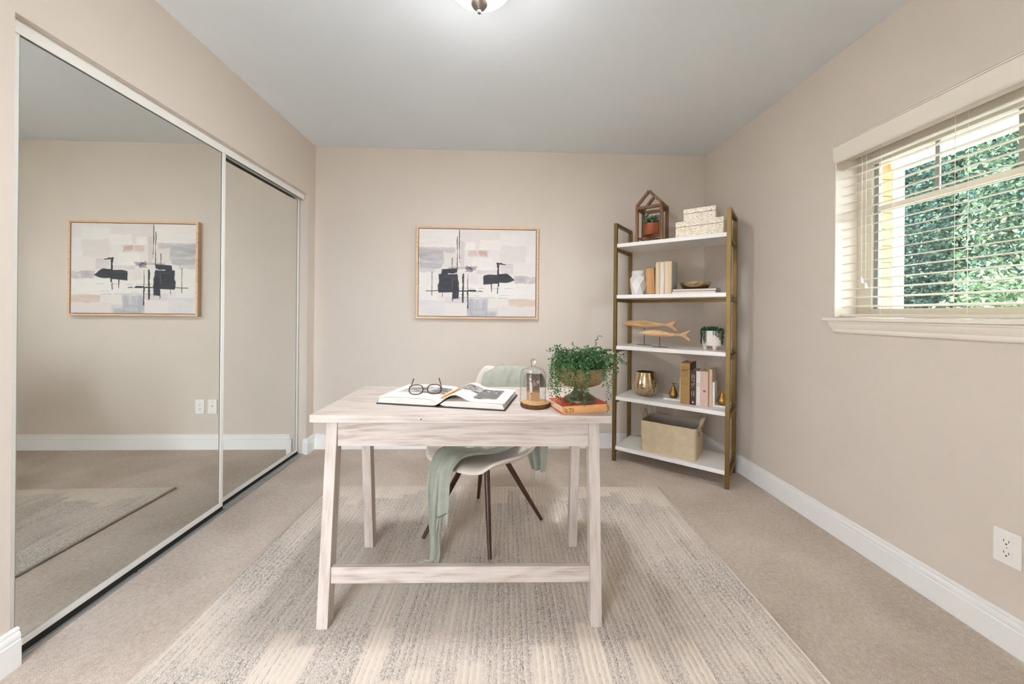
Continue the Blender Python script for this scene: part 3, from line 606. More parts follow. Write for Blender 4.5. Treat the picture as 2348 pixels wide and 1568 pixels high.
for r_ in [(130, 155, 700, 420, (231, 227, 223)), (700, 180, 1300, 420, (220, 211, 208)), (1290, 200, 1660, 380, (227, 223, 221)), (135, 420, 640, 495, (176, 168, 172)), (135, 490, 480, 600, (158, 158, 162)), (135, 590, 480, 660, (172, 172, 176)), (135, 650, 460, 720, (160, 160, 164)), (135, 715, 360, 780, (196, 194, 194)),
           (480, 480, 660, 690, (216, 208, 203)), (720, 330, 780, 700, (205, 192, 190)), (830, 455, 970, 545, (206, 180, 170)), (985, 455, 1115, 552, (190, 154, 144)), (800, 330, 940, 450, (234, 230, 225)), (1000, 300, 1290, 440, (233, 229, 224)), (980, 550, 1180, 740, (230, 226, 220)), (890, 540, 965, 660, (230, 227, 219)),
           (1290, 380, 1670, 620, (214, 207, 204)), (1670, 370, 1805, 630, (226, 221, 223)), (560, 690, 780, 720, (170, 160, 170)), (790, 690, 900, 760, (86, 76, 90)), (880, 690, 965, 735, (150, 140, 152)), (960, 740, 1260, 790, (202, 192, 198)), (1290, 640, 1480, 800, (200, 190, 196)), (1490, 820, 1800, 915, (166, 161, 170)), (1670, 850, 1700, 930, (214, 216, 206)),
           (700, 930, 1800, 1140, (229, 226, 221)), (150, 780, 400, 1180, (229, 225, 219)), (860, 780, 965, 930, (216, 206, 202)), (500, 1130, 820, 1215, (204, 194, 199)), (500, 1210, 820, 1390, (222, 215, 212)), (150, 1180, 500, 1400, (211, 207, 209)), (1120, 1150, 1410, 1290, (221, 215, 210)), (1250, 1260, 1800, 1400, (218, 208, 208)), (1415, 1150, 1805, 1252, (203, 178, 158))]: rect(*r_)
rect(830, 1150, 1120, 1400, (170, 170, 177), 0.9, 16, False); rect(870, 1290, 1250, 1400, (168, 170, 174), 0.8, 30); rect(900, 1320, 1080, 1370, (210, 210, 210), 0.6, 40)
for s_ in [(720, 1000, 1480, 995, 4), (620, 1128, 1400, 1138, 5), (720, 1085, 1000, 1112, 4), (1290, 1100, 1480, 1098, 3)]: stroke(*s_, col=(120, 118, 124), a=0.8)
for s_ in [(705, 165, 706, 570, 9), (675, 265, 677, 720, 9), (605, 570, 606, 720, 8), (712, 560, 712, 630, 4), (320, 770, 320, 1110, 6), (470, 1060, 470, 1140, 6), (230, 1045, 400, 1040, 8), (765, 800, 762, 1200, 20), (830, 800, 830, 1020, 7), (830, 1015, 833, 1282, 15), (1172, 940, 1168, 1042, 11), (1260, 930, 1258, 1070, 9), (705, 1040, 880, 1034, 18), (860, 1034, 940, 1036, 24), (930, 1038, 1040, 1040, 11), (614, 1140, 614, 1185, 8), (692, 1130, 690, 1160, 8), (1262, 660, 1270, 960, 22), (1250, 645, 1310, 640, 26), (1290, 645, 1362, 650, 16), (1250, 655, 1275, 680, 16), (810, 680, 900, 735, 8)]: stroke(*s_)
poly_fill([(455, 735), (682, 715), (684, 840), (450, 840)]); poly_fill([(415, 800), (690, 800), (690, 1050), (415, 1062)]); poly_fill([(612, 900), (703, 915), (703, 1145), (615, 1150)])
poly_fill([(1055, 805), (1150, 795), (1270, 800), (1275, 930), (1180, 942), (1050, 942), (1045, 880)]); poly_fill([(1260, 785), (1380, 780), (1440, 805), (1500, 872), (1430, 905), (1340, 915), (1260, 912)])
stroke(555, 797, 680, 790, 12, (226, 224, 222)); stroke(612, 820, 610, 1000, 5, (150, 152, 156), 0.7)
Pg = np.stack([(-aw / 2 + GP) + SX_ * (aw - 2 * GP), np.full_like(SX_, -0.029), (ah - GP) - SY_ * (ah - 2 * GP)], -1)
cv = MB().grid(Pg).build('canvas', 'painting', pa, smooth=3.2, recalc=False); paint_attr(cv, np.clip(img, 0, 255).reshape(-1, 3))
MB().box(-aw / 2 + GP, aw / 2 - GP, -0.0286, -0.0105, GP, ah - GP).build('canvas_edge', 'paper', pa)

# ------------------------------------------------------------------ open art book, glasses, pencil
bk = thing('open_book', 'large open art book with black cover and photo pages on the desk', 'book', (-0.1935, 1.533, DZ + 0.0006), -0.2180)
BW, BD = 0.2545, 0.1335
MB().box(-BW, -0.010, -BD, BD, 0, 0.0042).build('cover', 'cover_black', bk, bevel=0.001); MB().box(0.010, BW, -BD, BD, 0, 0.0042).build('cover', 'cover_black', bk, bevel=0.001)
MB().box(-0.0098, 0.0098, -BD, BD, 0, 0.0025).build('spine', 'cover_black', bk)
def top_left(s): return 0.0260 + 0.004 * math.sin(PI * s) - 0.014 * max(0, 1 - s / 0.10) ** 2      # s=0 at the gutter .. 1 at the fore edge
def top_right(s): return 0.0255 + 0.022 * math.exp(-((s - 0.24) / 0.17) ** 2) - 0.013 * max(0, 1 - s / 0.10) ** 2
def block_right(s): return 0.0235 + 0.004 * math.sin(PI * s) - 0.012 * max(0, 1 - s / 0.10) ** 2
def page_block(sgn, fun, name='page_block'):
    N = 24; g = 0.004; PB = BD - 0.004; W_ = BW - 0.005; mb = MB(); V = []
    for i in range(N + 1):
        s_ = i / N; x = sgn * (g + s_ * (W_ - g)); zb = 0.0048 + 0.006 * max(0, 1 - s_ / 0.06); xx = x - sgn * 0.006 * (s_ ** 6)
        V += [(x, -PB, zb), (x, PB, zb), (xx, -PB, fun(s_) - 0.0012), (xx, PB, fun(s_) - 0.0012)]
    F_ = []
    for i in range(N):
        a, b_ = 4 * i, 4 * i + 4; F_ += [(a, b_, b_ + 1, a + 1), (a + 2, a + 3, b_ + 3, b_ + 2), (a, a + 2, b_ + 2, b_), (a + 1, b_ + 1, b_ + 3, a + 3)]
    F_ += [(0, 1, 3, 2), (4 * N, 4 * N + 2, 4 * N + 3, 4 * N + 1)]
    return mb.add(V, F_).build(name, 'page_edge', bk, smooth=0.6)
page_block(-1, top_left); page_block(1, block_right)
def page(sgn, fun, seed):
    nx2, ny2 = 150, 100; PB = BD - 0.004; W_ = BW - 0.005; s_ = np.linspace(0, 1, nx2); q = np.linspace(-1, 1, ny2); S_, Q = np.meshgrid(s_, q)
    zf = np.vectorize(fun)(s_); Xp = sgn * (0.004 + S_ * (W_ - 0.004)); Pp = np.stack([Xp, Q * PB, np.broadcast_to(zf, S_.shape)], -1)
    r = np.random.default_rng(seed)
    def nz_(kx, ky):
        g = r.standard_normal((ky + 1, kx + 1)); xi = S_ * kx; yi = (Q + 1) / 2 * ky; x0 = np.minimum(xi.astype(int), kx - 1); y0 = np.minimum(yi.astype(int), ky - 1); fx, fy = xi - x0, yi - y0
        return g[y0, x0] * (1 - fx) * (1 - fy) + g[y0, x0 + 1] * fx * (1 - fy) + g[y0 + 1, x0] * (1 - fx) * fy + g[y0 + 1, x0 + 1] * fx * fy
    c = np.zeros(S_.shape + (3,)); c[:] = (243, 239, 234); n1 = nz_(22, 16) + 0.8 * nz_(50, 36)
    if sgn > 0:   # right page: one large monochrome picture, busy pale figures on the left, a dark field on the right
        inside = (S_ > -0.02) & (S_ < 0.83) & (Q > -0.62) & (Q < 0.72); v = 112 + 10 * n1 + 22 * (Q > 0.45) * nz_(30, 6)
        v = np.where(S_ < 0.47, 120 + 70 * np.clip(n1 * 0.6 + 0.35, -0.8, 1.2), v); v = np.where((S_ < 0.45) & (Q < -0.15 + 0.5 * (S_ - 0.2)), 222 + 8 * n1, v)
        v = np.where((np.hypot(S_ - 0.42, (Q - 0.05) * 0.5) < 0.03), 60, v); v = np.where((S_ > 0.6) & (Q < -0.5), 190 + 14 * n1, v); v = np.where((S_ > 0.55) & (Q > 0.2) & (n1 > 0.9), 200, v); v = np.where((S_ < 0.1), 150 + 16 * n1, v)
        inside &= ~((S_ < 0.40) & (Q < -0.40))
    else:
        inside = (S_ > 0.06) & (S_ < 0.86) & (Q > -0.30) & (Q < 0.62); v = 150 + 44 * np.clip(nz_(8, 22) + 0.5 * n1, -1.6, 1.4); v = np.where(S_ > 0.6, v + 30, v - 10)
    v = np.clip(v, 40, 240); c[inside] = np.stack([v, v * 0.98, v * 0.97], -1)[inside]
    ob = MB().grid(Pp, flip=(sgn < 0)).build('page', 'page_print', bk, smooth=3.2, recalc=False); paint_attr(ob, c.reshape(-1, 3)); return ob
page(-1, lambda s: top_left(s) + 0.0004, 21); page(1, lambda s: top_right(s) + 0.0004, 22)

gl_ = thing('eyeglasses', 'tortoiseshell eyeglasses lying open on the left book page', 'glasses', (-0.2875, 1.480, DZ + 0.0325), -0.2180 + 0.37)
gl_.scale = (1.12, 1.12, 1.12)
def rim(cx_):
    pts = []
    for k in range(28):
        a = 2 * PI * k / 28; ca, sa = math.cos(a), math.sin(a); e = 2.6
        pts.append((cx_ + 0.0235 * math.copysign(abs(ca) ** (2 / e), ca), 0.0, 0.0185 + 0.0172 * math.copysign(abs(sa) ** (2 / e), sa)))
    return pts
tilt = Matrix.Rotation(-0.52, 4, 'X')
for s_ in (-1, 1):
    pts = [tilt @ Vector(p) for p in rim(s_ * 0.0315)]
    ri = MB().tube(pts, 0.0020, 8, closed=True).build('rim', 'tortoise', gl_, smooth=3.2)
    MB().add(pts, [tuple(range(28))]).build('lens', 'lens_glass', ri, recalc=False)
    h0 = tilt @ Vector((s_ * 0.0555, 0.001, 0.0225)); 
    MB().tube([tilt @ Vector((s_ * 0.0535, 0, 0.0225)), h0, Vector((s_ * 0.058, 0.050, 0.012)), Vector((s_ * 0.056, 0.092, 0.010)), Vector((s_ * 0.053, 0.106, 0.018)), Vector((s_ * 0.047, 0.118, 0.036))], [0.0017, 0.0019, 0.0015, 0.0016, 0.0019, 0.0021], 8).build('temple', 'temple_dark', gl_, smooth=3.2)
MB().tube([tilt @ Vector(p) for p in ((-0.0085, 0, 0.017), (-0.004, -0.001, 0.0195), (0.004, -0.001, 0.0195), (0.0085, 0, 0.017))], 0.0018, 8).build('bridge', 'tortoise', gl_, smooth=3.2)
pc = thing('pencil', 'short orange pencil in the gutter of the open book', 'pencil', (-0.1905, 1.487, DZ + 0.0300), math.radians(77.5 - 4))
hexp = [(0.0042 * math.cos(PI / 3 * k), 0.0042 * math.sin(PI / 3 * k)) for k in range(6)]
pt_ = Matrix.Rotation(-0.05, 4, 'Y')
pe = MB(); pe.extrude([(y, z + 0.0045) for y, z in hexp], 'x', -0.072, 0.082); pe.build('shaft', 'pencil_orange', pc)
MB().tube([(-0.072, 0, 0.0045), (-0.086, 0, 0.0045), (-0.091, 0, 0.0045)], [0.0040, 0.0014, 0.0004], 8).build('point', 'pencil_tip', pc, smooth=0.8)
MB().tube([(0.0822, 0, 0.0045), (0.090, 0, 0.0045)], [0.0039, 0.0039], 10).build('end_cap', 'cover_pink', pc)

# ------------------------------------------------------------------ cloche on a wood slice, old photograph inside
SC = Vector((0.1425, 1.425, DZ + 0.0006))
sl_ = thing('wood_slice', 'round wood slice with bark edge under the glass cloche', 'wood slice', SC, 0)
rf = lambda a, z: 1 + 0.018 * math.sin(3 * a + 1) + 0.012 * math.sin(7 * a)
MB().lathe([(0.0545, 0), (0.057, 0.003), (0.0572, 0.012), (0.0552, 0.0158)], 48, cap=True, rfun=rf).build('bark_edge', 'bark', sl_, smooth=0.7)
MB().lathe([(0.0538, 0.0159), (0.0538, 0.0168), (0.0525, 0.0172)], 48, cap=True, rfun=rf).build('cut_face', 'slice_top', sl_, smooth=0.6)
GZ = SC.z + 0.0178
gc = thing('glass_cloche', 'clear glass cloche with knob over an old photograph', 'cloche', (0.1335, 1.428, GZ), 0)
pr_ = [(0.0510, 0.0005), (0.0505, 0.004), (0.0497, 0.095), (0.0475, 0.112), (0.041, 0.122), (0.026, 0.129), (0.012, 0.132), (0.0065, 0.135)]
MB().lathe(pr_, 48, cap=False).build('dome', 'cloche_glass', gc, smooth=3.2)
MB().lathe([(0.0528, 0.0), (0.0528, 0.0016), (0.0512, 0.0026)], 48, cap=False).build('foot_ring', 'cloche_glass', gc, smooth=3.2)
MB().lathe([(0.0068, 0.1352), (0.0074, 0.142), (0.0098, 0.152), (0.0098, 0.158), (0.0065, 0.1625), (0.002, 0.164)], 24).build('knob', glass_mat('knob_glass'), gc, smooth=3.2)
ph = thing('old_photograph', 'faded sepia photograph of a woman standing inside the cloche', 'photo', (0.134, 1.432, GZ + 0.0004), -0.06)
nx3, nz3 = 60, 110; s3, t3 = np.meshgrid(np.linspace(0, 1, nx3), np.linspace(0, 1, nz3))       # t3 0 at the top
r3 = np.random.default_rng(5)
def n3(kx, ky):
    g = r3.standard_normal((ky + 1, kx + 1)); xi, yi = s3 * kx, t3 * ky; x0 = np.minimum(xi.astype(int), kx - 1); y0 = np.minimum(yi.astype(int), ky - 1); fx, fy = xi - x0, yi - y0
    return g[y0, x0] * (1 - fx) * (1 - fy) + g[y0, x0 + 1] * fx * (1 - fy) + g[y0 + 1, x0] * (1 - fx) * fy + g[y0 + 1, x0 + 1] * fx * fy
nn = n3(14, 22); pc3 = np.zeros((nz3, nx3, 3)); pc3[:] = (96, 80, 72); pc3 += (nn * 14)[..., None]
pc3[t3 > 0.72] = (170, 138, 98); k = np.clip((t3 - 0.62) / 0.12, 0, 1)[..., None]; pc3 = pc3 * (1 - k) + np.array((176, 140, 96)) * k
def blob(cx3, cy3, rx, ry, col, a=0.9):
    global pc3
    d = ((s3 - cx3) / rx) ** 2 + ((t3 - cy3) / ry) ** 2; k_ = (np.clip((1.2 - d) * 3, 0, 1) * a)[..., None]; pc3 = pc3 * (1 - k_) + np.array(col) * k_
blob(0.36, 0.56, 0.11, 0.19, (214, 196, 172)); blob(0.34, 0.40, 0.10, 0.07, (196, 178, 156)); blob(0.33, 0.28, 0.07, 0.055, (190, 168, 142)); blob(0.33, 0.23, 0.10, 0.02, (220, 204, 182)); blob(0.62, 0.40, 0.12, 0.09, (150, 132, 112), 0.8); blob(0.88, 0.32, 0.09, 0.06, (186, 170, 150), 0.8); blob(0.60, 0.28, 0.06, 0.04, (160, 140, 118), 0.7); blob(0.36, 0.77, 0.07, 0.02, (60, 46, 38))
edge = (s3 < 0.03) | (s3 > 0.97) | (t3 < 0.025); pc3[edge] = (206, 182, 146)
th3 = -0.10
PP = np.stack([-0.026 + 0.052 * s3 + 0.004 * (t3 - 0.5), 0.006 * (1 - t3), 0.104 * (1 - t3) + 0.001 - 0.004 * s3 * 0 + (s3 * -0.003 + 0.003) * 1.0], -1)
po = MB().grid(PP).build('print', 'old_photo', ph, smooth=3.2, recalc=False); paint_attr(po, np.clip(pc3, 0, 255).reshape(-1, 3))
solidify(po, 0.0006, 1.0)

# ------------------------------------------------------------------ books
def glyphs(mb, x0, x1, z, h, seed, y=0.0, gap=0.35):
    r = random.Random(seed); x = x0
    while x < x1:
        w_ = h * r.uniform(0.35, 0.8)
        if r.random() > 0.14: mb.box(x, min(x1, x + w_ * 0.35), y - 0.0003, y, z - h / 2, z + h / 2); mb.box(x, min(x1, x + w_), y - 0.0003, y, z + (h * 0.28 if r.random() > .5 else -h * 0.1), z + h / 2 * r.uniform(.7, 1))
        x += w_ + h * gap
def upright_book(name, label, M_loc, rot, w_, h, d, cover, pages, spine_front=True, lean=0.0, group=None, hollow=True, cover_in=None):
    # local: x thickness, y depth (front at 0), z height
    o = thing(name, label, 'book', M_loc, rot, group); 
    if lean: o.rotation_euler = (0, lean, rot)
    ct = min(0.0026, w_ * 0.12)
    MB().box(-w_ / 2, -w_ / 2 + ct, 0, d, 0, h).build('cover', cover, o, bevel=0.0006); MB().box(w_ / 2 - ct, w_ / 2, 0, d, 0, h).build('cover', cover, o, bevel=0.0006)
    if spine_front:
        pts = [(-w_ / 2 + ct, 0.0002), (w_ / 2 - ct, 0.0002), (w_ / 2 - ct, 0.0025), (-w_ / 2 + ct, 0.0025)]
        MB().extrude([(-w_ / 2, -0.0002), (-w_ / 4, -0.0022), (w_ / 4, -0.0022), (w_ / 2, -0.0002), (w_ / 2 - ct, 0.0024), (-w_ / 2 + ct, 0.0024)], 'z', 0, h).build('spine', cover, o, smooth=0.9)
        MB().box(-w_ / 2 + ct, w_ / 2 - ct, 0.004, d - 0.005, 0.003, h - 0.004).build('page_block', pages, o)
    else:
        N = 8; mb = MB(); a, b_ = -w_ / 2 + ct, w_ / 2 - ct; pl = [(a + (b_ - a) * i / N, 0.004 + 0.006 * (1 - (2 * i / N - 1) ** 2)) for i in range(N + 1)]; pl += [(b_, d - 0.004), (a, d - 0.004)]
        mb.extrude(pl, 'z', 0.002, h - 0.004).build('page_block', pages, o, smooth=0.5)
        MB().box(-w_ / 2 + ct, w_ / 2 - ct, d - 0.0036, d, 0, h).build('spine', cover, o)
    return o
def flat_book(name, label, loc, rot, L, d, th_, cover, pages, spine='front', spine_mat=None, parent_rot=0):
    o = thing(name, label, 'book', loc, rot); ct = 0.0026
    MB().box(-L / 2, L / 2, 0, d, 0, ct).build('cover', cover, o, bevel=0.0006); MB().box(-L / 2, L / 2, 0, d, th_ - ct, th_).build('cover', cover, o, bevel=0.0006)
    if spine == 'front': MB().extrude([(0, 0), (-0.0022, th_ * 0.25), (-0.0022, th_ * 0.75), (0, th_), (0.0022, th_ - ct), (0.0022, ct)], 'x', -L / 2, L / 2).build('spine', spine_mat or cover, o, smooth=0.9)
    else: MB().box(-L / 2, -L / 2 + 0.003, 0, d, ct, th_ - ct).build('spine', cover, o)
    MB().box(-L / 2 + (0.004 if spine == 'front' else 0.0035), L / 2 - 0.004, 0.004 if spine == 'front' else 0.003, d - 0.004, ct, th_ - ct).build('page_block', pages, o)
    return o
RBT = 0.0285
rb = flat_book('red_book', 'red book with peach spine under the urn planter', (0.3165, 1.3235, DZ + 0.0006), 0.2240, 0.182, 0.138, RBT, 'cover_red', 'page_cream', 'front', 'spine_peach')
g_ = MB(); 
for i, (xa, n_) in enumerate(((-0.083, 3), (-0.078, 3), (-0.068, 3), (-0.063, 3), (-0.055, 2))):
    for q in range(4): 
        if random.random() > 0.12: g_.box(xa, xa + 0.0032, -0.0027, -0.0023, 0.0062 + q * 0.0042, 0.0062 + q * 0.0042 + random.uniform(0.0018, 0.0034))
for q in range(4): g_.box(0.0835, 0.0870, -0.0027, -0.0023, 0.006 + q * 0.0042, 0.0090 + q * 0.0042)
g_.build('spine_lettering', 'ink', rb)['kind'] = 'stuff'

# ------------------------------------------------------------------ plants
def leaf_np(P0, D, N_, L, W_):
    # arrays of leaf quads: base P0, direction D, normal N, length, width
    D = D / np.linalg.norm(D, axis=1, keepdims=True); S_ = np.cross(D, N_); S_ /= np.maximum(1e-6, np.linalg.norm(S_, axis=1, keepdims=True)); U = np.cross(S_, D)
    a = P0; m1 = P0 + D * (L * 0.45)[:, None]; b_ = P0 + D * L[:, None]
    l_ = m1 + S_ * (W_ / 2)[:, None] + U * (W_ * 0.12)[:, None]; r_ = m1 - S_ * (W_ / 2)[:, None] + U * (W_ * 0.12)[:, None]
    V = np.stack([a, l_, b_, r_], 1).reshape(-1, 3); n_ = len(P0); idx = np.arange(n_)[:, None] * 4
    F_ = np.concatenate([idx + np.array([0, 1, 2]), idx + np.array([0, 2, 3])], 0); return V, F_
def mesh_np(name, V, F_, mtls, parent=None, mi=None):
    me = bpy.data.meshes.new(name); me.vertices.add(len(V)); me.vertices.foreach_set('co', np.asarray(V, np.float32).ravel()); nf = len(F_)
    me.loops.add(nf * 3); me.loops.foreach_set('vertex_index', F_.astype(np.int32).ravel()); me.polygons.add(nf); me.polygons.foreach_set('loop_start', np.arange(0, nf * 3, 3, dtype=np.int32)); 
    for mm in mtls: me.materials.append(MATS[mm])
    if mi is not None: me.polygons.foreach_set('material_index', mi.astype(np.int32))
    me.update(calc_edges=True); me.validate(); ob = bpy.data.objects.new(name, me); COL.objects.link(ob)
    if parent is not None: ob.parent = parent
    return ob
def strand_leaves(pts, L0, W0, per, jitter=0.5, r=rng):
    pts = np.array(pts); P0, D, N_, Ls, Ws = [], [], [], [], []
    seg = np.diff(pts, axis=0); ln = np.linalg.norm(seg, axis=1); tot = ln.sum(); cum = np.concatenate([[0], np.cumsum(ln)]); n_ = max(2, int(tot / per))
    for i in range(n_):
        s_ = (i + 0.5) / n_ * tot; k_ = min(np.searchsorted(cum, s_) - 1, len(seg) - 1); k_ = max(k_, 0); p = pts[k_] + seg[k_] * ((s_ - cum[k_]) / max(1e-6, ln[k_])); d = seg[k_] / max(1e-6, ln[k_])
        for sgn in (-1, 1):
            a = np.cross(d, r.standard_normal(3)); a /= np.linalg.norm(a) + 1e-6
            dd = d * 0.55 + sgn * a + r.standard_normal(3) * jitter * 0.3; P0.append(p); D.append(dd); N_.append(r.standard_normal(3)); Ls.append(L0 * r.uniform(0.7, 1.2) * (1 - 0.35 * i / n_)); Ws.append(W0 * r.uniform(0.8, 1.2))
    return P0, D, N_, Ls, Ws
def strands_to_obj(name, strands, L0, W0, per, mtls, parent, stem_r=0.0007, stems=True):
    A = [[], [], [], [], []]; 
    for s_ in strands:
        for acc, v_ in zip(A, strand_leaves(s_, L0, W0, per)): acc.extend(v_)
    V, F_ = leaf_np(*(np.array(a, float) for a in A)); n_ = len(A[0]); mi = np.tile(rng.integers(0, len(mtls), n_), 2)
    ob = mesh_np(name, V, F_, mtls, parent, mi)
    if stems:
        mb = MB()
        for s_ in strands: mb.tube(s_, stem_r, 4)
        mb.build('stems', 'stem_green', ob, recalc=False)['kind'] = 'stuff'
    return ob
UR = thing('urn_planter', 'pewter gold footed urn with trailing green plant on the red book', 'potted plant', (0.309, 1.395, DZ + RBT + 0.0012), 0)
flute = lambda a, z: 1 + (0.022 * abs(math.cos(6 * a)) - 0.011) * (1 if z > 0.06 else 0.0)
MB().lathe([(0.0600, 0), (0.0605, 0.004), (0.0590, 0.008), (0.0595, 0.011), (0.050, 0.017), (0.036, 0.026), (0.027, 0.036), (0.0232, 0.046), (0.0235, 0.050)], 48).build('foot', 'pewter_dark', UR, smooth=0.9)
MB().lathe([(0.0240, 0.0505), (0.0290, 0.053), (0.050, 0.057), (0.072, 0.066), (0.086, 0.082), (0.093, 0.102), (0.0960, 0.122), (0.0985, 0.126), (0.0985, 0.129), (0.0945, 0.129), (0.091, 0.112), (0.080, 0.108)], 96, rfun=flute).build('bowl', 'pewter_gold', UR, smooth=1.2)
MB().lathe([(0.078, 0.1085), (0.085, 0.1125), (0.0, 0.119)], 32).build('soil', 'soil', UR, smooth=1.0)
def arch(r0, a, L, rise, droop, n_=9, wob=0.006, z0=0.117):
    p = []; dx, dy = math.cos(a), math.sin(a)
    for i in range(n_):
        t_ = i / (n_ - 1); rr = r0 + L * (t_ ** 0.8); z = z0 + rise * math.sin(min(1, t_ * 1.25) * PI / 2) - droop * t_ ** 2.4; p.append((dx * rr + random.uniform(-wob, wob) * t_, dy * rr + random.uniform(-wob, wob) * t_, z))
    return p
S1 = []
for k in range(230):
    a = random.uniform(0, 2 * PI); r0 = 0.070 * math.sqrt(random.random()); L = random.uniform(0.02, 0.085) * (0.5 + r0 / 0.09); L = min(L, 0.112 - r0) if 2.2 < a < 3.5 else L; S1.append(arch(r0, a, L, random.uniform(0.03, 0.088), random.uniform(0, 0.05)))
S1 += [arch(0.04, math.radians(12), 0.04, 0.125, 0.0), arch(0.05, math.radians(2), 0.115, 0.055, 0.03), arch(0.05, math.radians(215), 0.085, 0.08, 0.03), arch(0.02, math.radians(120), 0.03, 0.095, 0.0)]
strands_to_obj('foliage', S1, 0.0138, 0.0068, 0.0080, ['leaf_green', 'leaf_dark', 'leaf_light'], UR)['kind'] = 'stuff'
def trail(a, r_out, drop, n_=12):
    p = []; dx, dy = math.cos(a), math.sin(a)
    for i in range(n_):
        t_ = i / (n_ - 1)
        if t_ < 0.3: q = t_ / 0.3; rr = 0.06 + (r_out - 0.06) * q; z = 0.118 + 0.034 * math.sin(q * PI * 0.75)
        else: q = (t_ - 0.3) / 0.7; rr = r_out + 0.006 * math.sin(q * 3); z = 0.142 - drop * q
        p.append((dx * rr + random.uniform(-.003, .003), dy * rr + random.uniform(-.003, .003), z))
    return p
for k in range(34):
    a = math.radians(random.uniform(192, 275)) if k < 27 else math.radians(random.uniform(285, 372))
    dr = random.uniform(0.055, 0.14) if k < 27 else random.uniform(0.04, 0.09)
    ob = strands_to_obj('trailing_stem', [trail(a, random.uniform(0.103, 0.128), dr)], 0.0125, 0.0058, 0.0085, ['leaf_light', 'leaf_green'], UR, stems=False)
for a, ro, dr in ((355, 0.114, 0.135), (318, 0.106, 0.165), (265, 0.107, 0.135), (250, 0.106, 0.12), (222, 0.118, 0.135), (207, 0.122, 0.125), (197, 0.114, 0.09)):
    strands_to_obj('trailing_stem', [trail(math.radians(a), ro, dr)], 0.0125, 0.0058, 0.0085, ['leaf_light', 'leaf_green'], UR, stems=False)

# ------------------------------------------------------------------ bookshelf, set diagonally in the corner
SHX, SHY, SHA = 0.8837, 2.8011, -0.6806
SW, SD, ST = 0.7488, 0.318, 1.797
def sh(u, v, z=0.0): c, s_ = math.cos(SHA), math.sin(SHA); return (SHX + u * c - v * s_, SHY + u * s_ + v * c, z)
B = [1.640, 1.2547, 0.8714, 0.4903, 0.1153]
bs = thing('bookshelf', 'brass framed bookshelf with five white shelves across the corner', 'bookshelf', sh(0, 0, 0.0006), SHA)
PW = 0.0245; z0 = -0.0006
for u in (0, SW):
    for v in (0, SD):
        MB().box(u - PW / 2, u + PW / 2, v - PW / 2 + 0.0, v + PW / 2, 0, ST).build('post', 'brass', bs, bevel=0.001)
for u in (0, SW):
    MB().box(u - PW / 2, u + PW / 2, PW / 2, SD - PW / 2, ST - 0.022, ST).build('top_rail', 'brass', bs, bevel=0.001)
    for bz in B: MB().box(u - 0.011, u + 0.011, PW / 2, SD - PW / 2, bz - 0.052 + z0, bz - 0.0275 + z0).build('side_rail', 'brass', bs, bevel=0.001)
for bz in B:
    if bz == B[1]: MB().box(PW / 2, SW - PW / 2, SD - 0.009, SD + 0.009, bz - 0.050 + z0, bz - 0.0275 + z0).build('back_rail', 'brass', bs, bevel=0.001)
    MB().box(PW / 2 + 0.0005, SW - PW / 2 - 0.0005, -0.010, SD + 0.009, bz - 0.027 + z0, bz + z0).build('shelf_board', 'white_lacquer', bs, bevel=0.0012)
E_ = 0.0006
def on(u, v, k, dz_=0.0): return sh(u, v, B[k] + E_ + dz_)

# top shelf: house lantern, terracotta succulent, two pearl boxes
hs = thing('house_lantern', 'open wooden house shaped lantern frame on the top shelf', 'lantern', on(0.2235, 0.145, 0), SHA)
a2, d2, ev, apx, T = 0.099, 0.085, 0.274, 0.392, 0.021
for sx in (-1, 1):
    for sy in (-1, 1): MB().box(sx * (a2 - T / 2) - T / 2, sx * (a2 - T / 2) + T / 2, sy * (d2 - T / 2) - T / 2, sy * (d2 - T / 2) + T / 2, 0, ev).build('post', 'rustic', hs, bevel=0.001)
for sy in (-1, 1):
    yy = sy * (d2 - T / 2)
    MB().bar((-a2 + T, yy, ev - T / 2), (a2 - T, yy, ev - T / 2), T, T).build('cross_bar', 'rustic', hs, bevel=0.001)
    for sx in (-1, 1):
        MB().bar((sx * (a2 - 0.005), yy + (0.0003 if sx > 0 else 0), ev + 0.003), (sx * 0.0005, yy + (0.0003 if sx > 0 else 0), apx - 0.011), T * 0.95, 0.0195, up_=(0, 1, 0)).build('rafter', 'rustic', hs, bevel=0.001)
for sx in (-1, 1): MB().bar((sx * (a2 - T / 2), -d2 + T, ev - T / 2), (sx * (a2 - T / 2), d2 - T, ev - T / 2), T, T).build('side_bar', 'rustic', hs, bevel=0.001)
MB().bar((-a2 + T, -d2 + T, 0.036), (a2 - T, d2 - T, 0.036), 0.016, 0.018).build('diagonal_bar', 'rustic', hs); MB().bar((-a2 + T, d2 - T, 0.0545), (a2 - T, -d2 + T, 0.0545), 0.016, 0.018).build('diagonal_bar', 'rustic', hs)
tp = thing('terracotta_pot', 'small terracotta pot with grey green succulent inside the house lantern', 'potted plant', on(0.2235, 0.145, 0, 0.0645), SHA)
MB().lathe([(0.057, 0), (0.0605, 0.003), (0.0615, 0.085), (0.0585, 0.086), (0.057, 0.074)], 40).build('pot', 'terracotta', tp, smooth=0.9)
MB().lathe([(0.0566, 0.0745), (0.0566, 0.078), (0.0, 0.081)], 24).build('soil', 'soil', tp)
S2 = []
for k in range(20):
    a = random.uniform(0, 2 * PI); r0 = 0.045 * math.sqrt(random.random()); S2.append([(r0 * math.cos(a), r0 * math.sin(a), 0.079), (r0 * 1.25 * math.cos(a), r0 * 1.25 * math.sin(a), 0.102), (r0 * 1.55 * math.cos(a), r0 * 1.55 * math.sin(a), 0.118 + 0.035 * random.random())])
S2.append([(-0.025, -0.02, 0.079), (-0.028, -0.022, 0.12), (-0.030, -0.023, 0.165)])
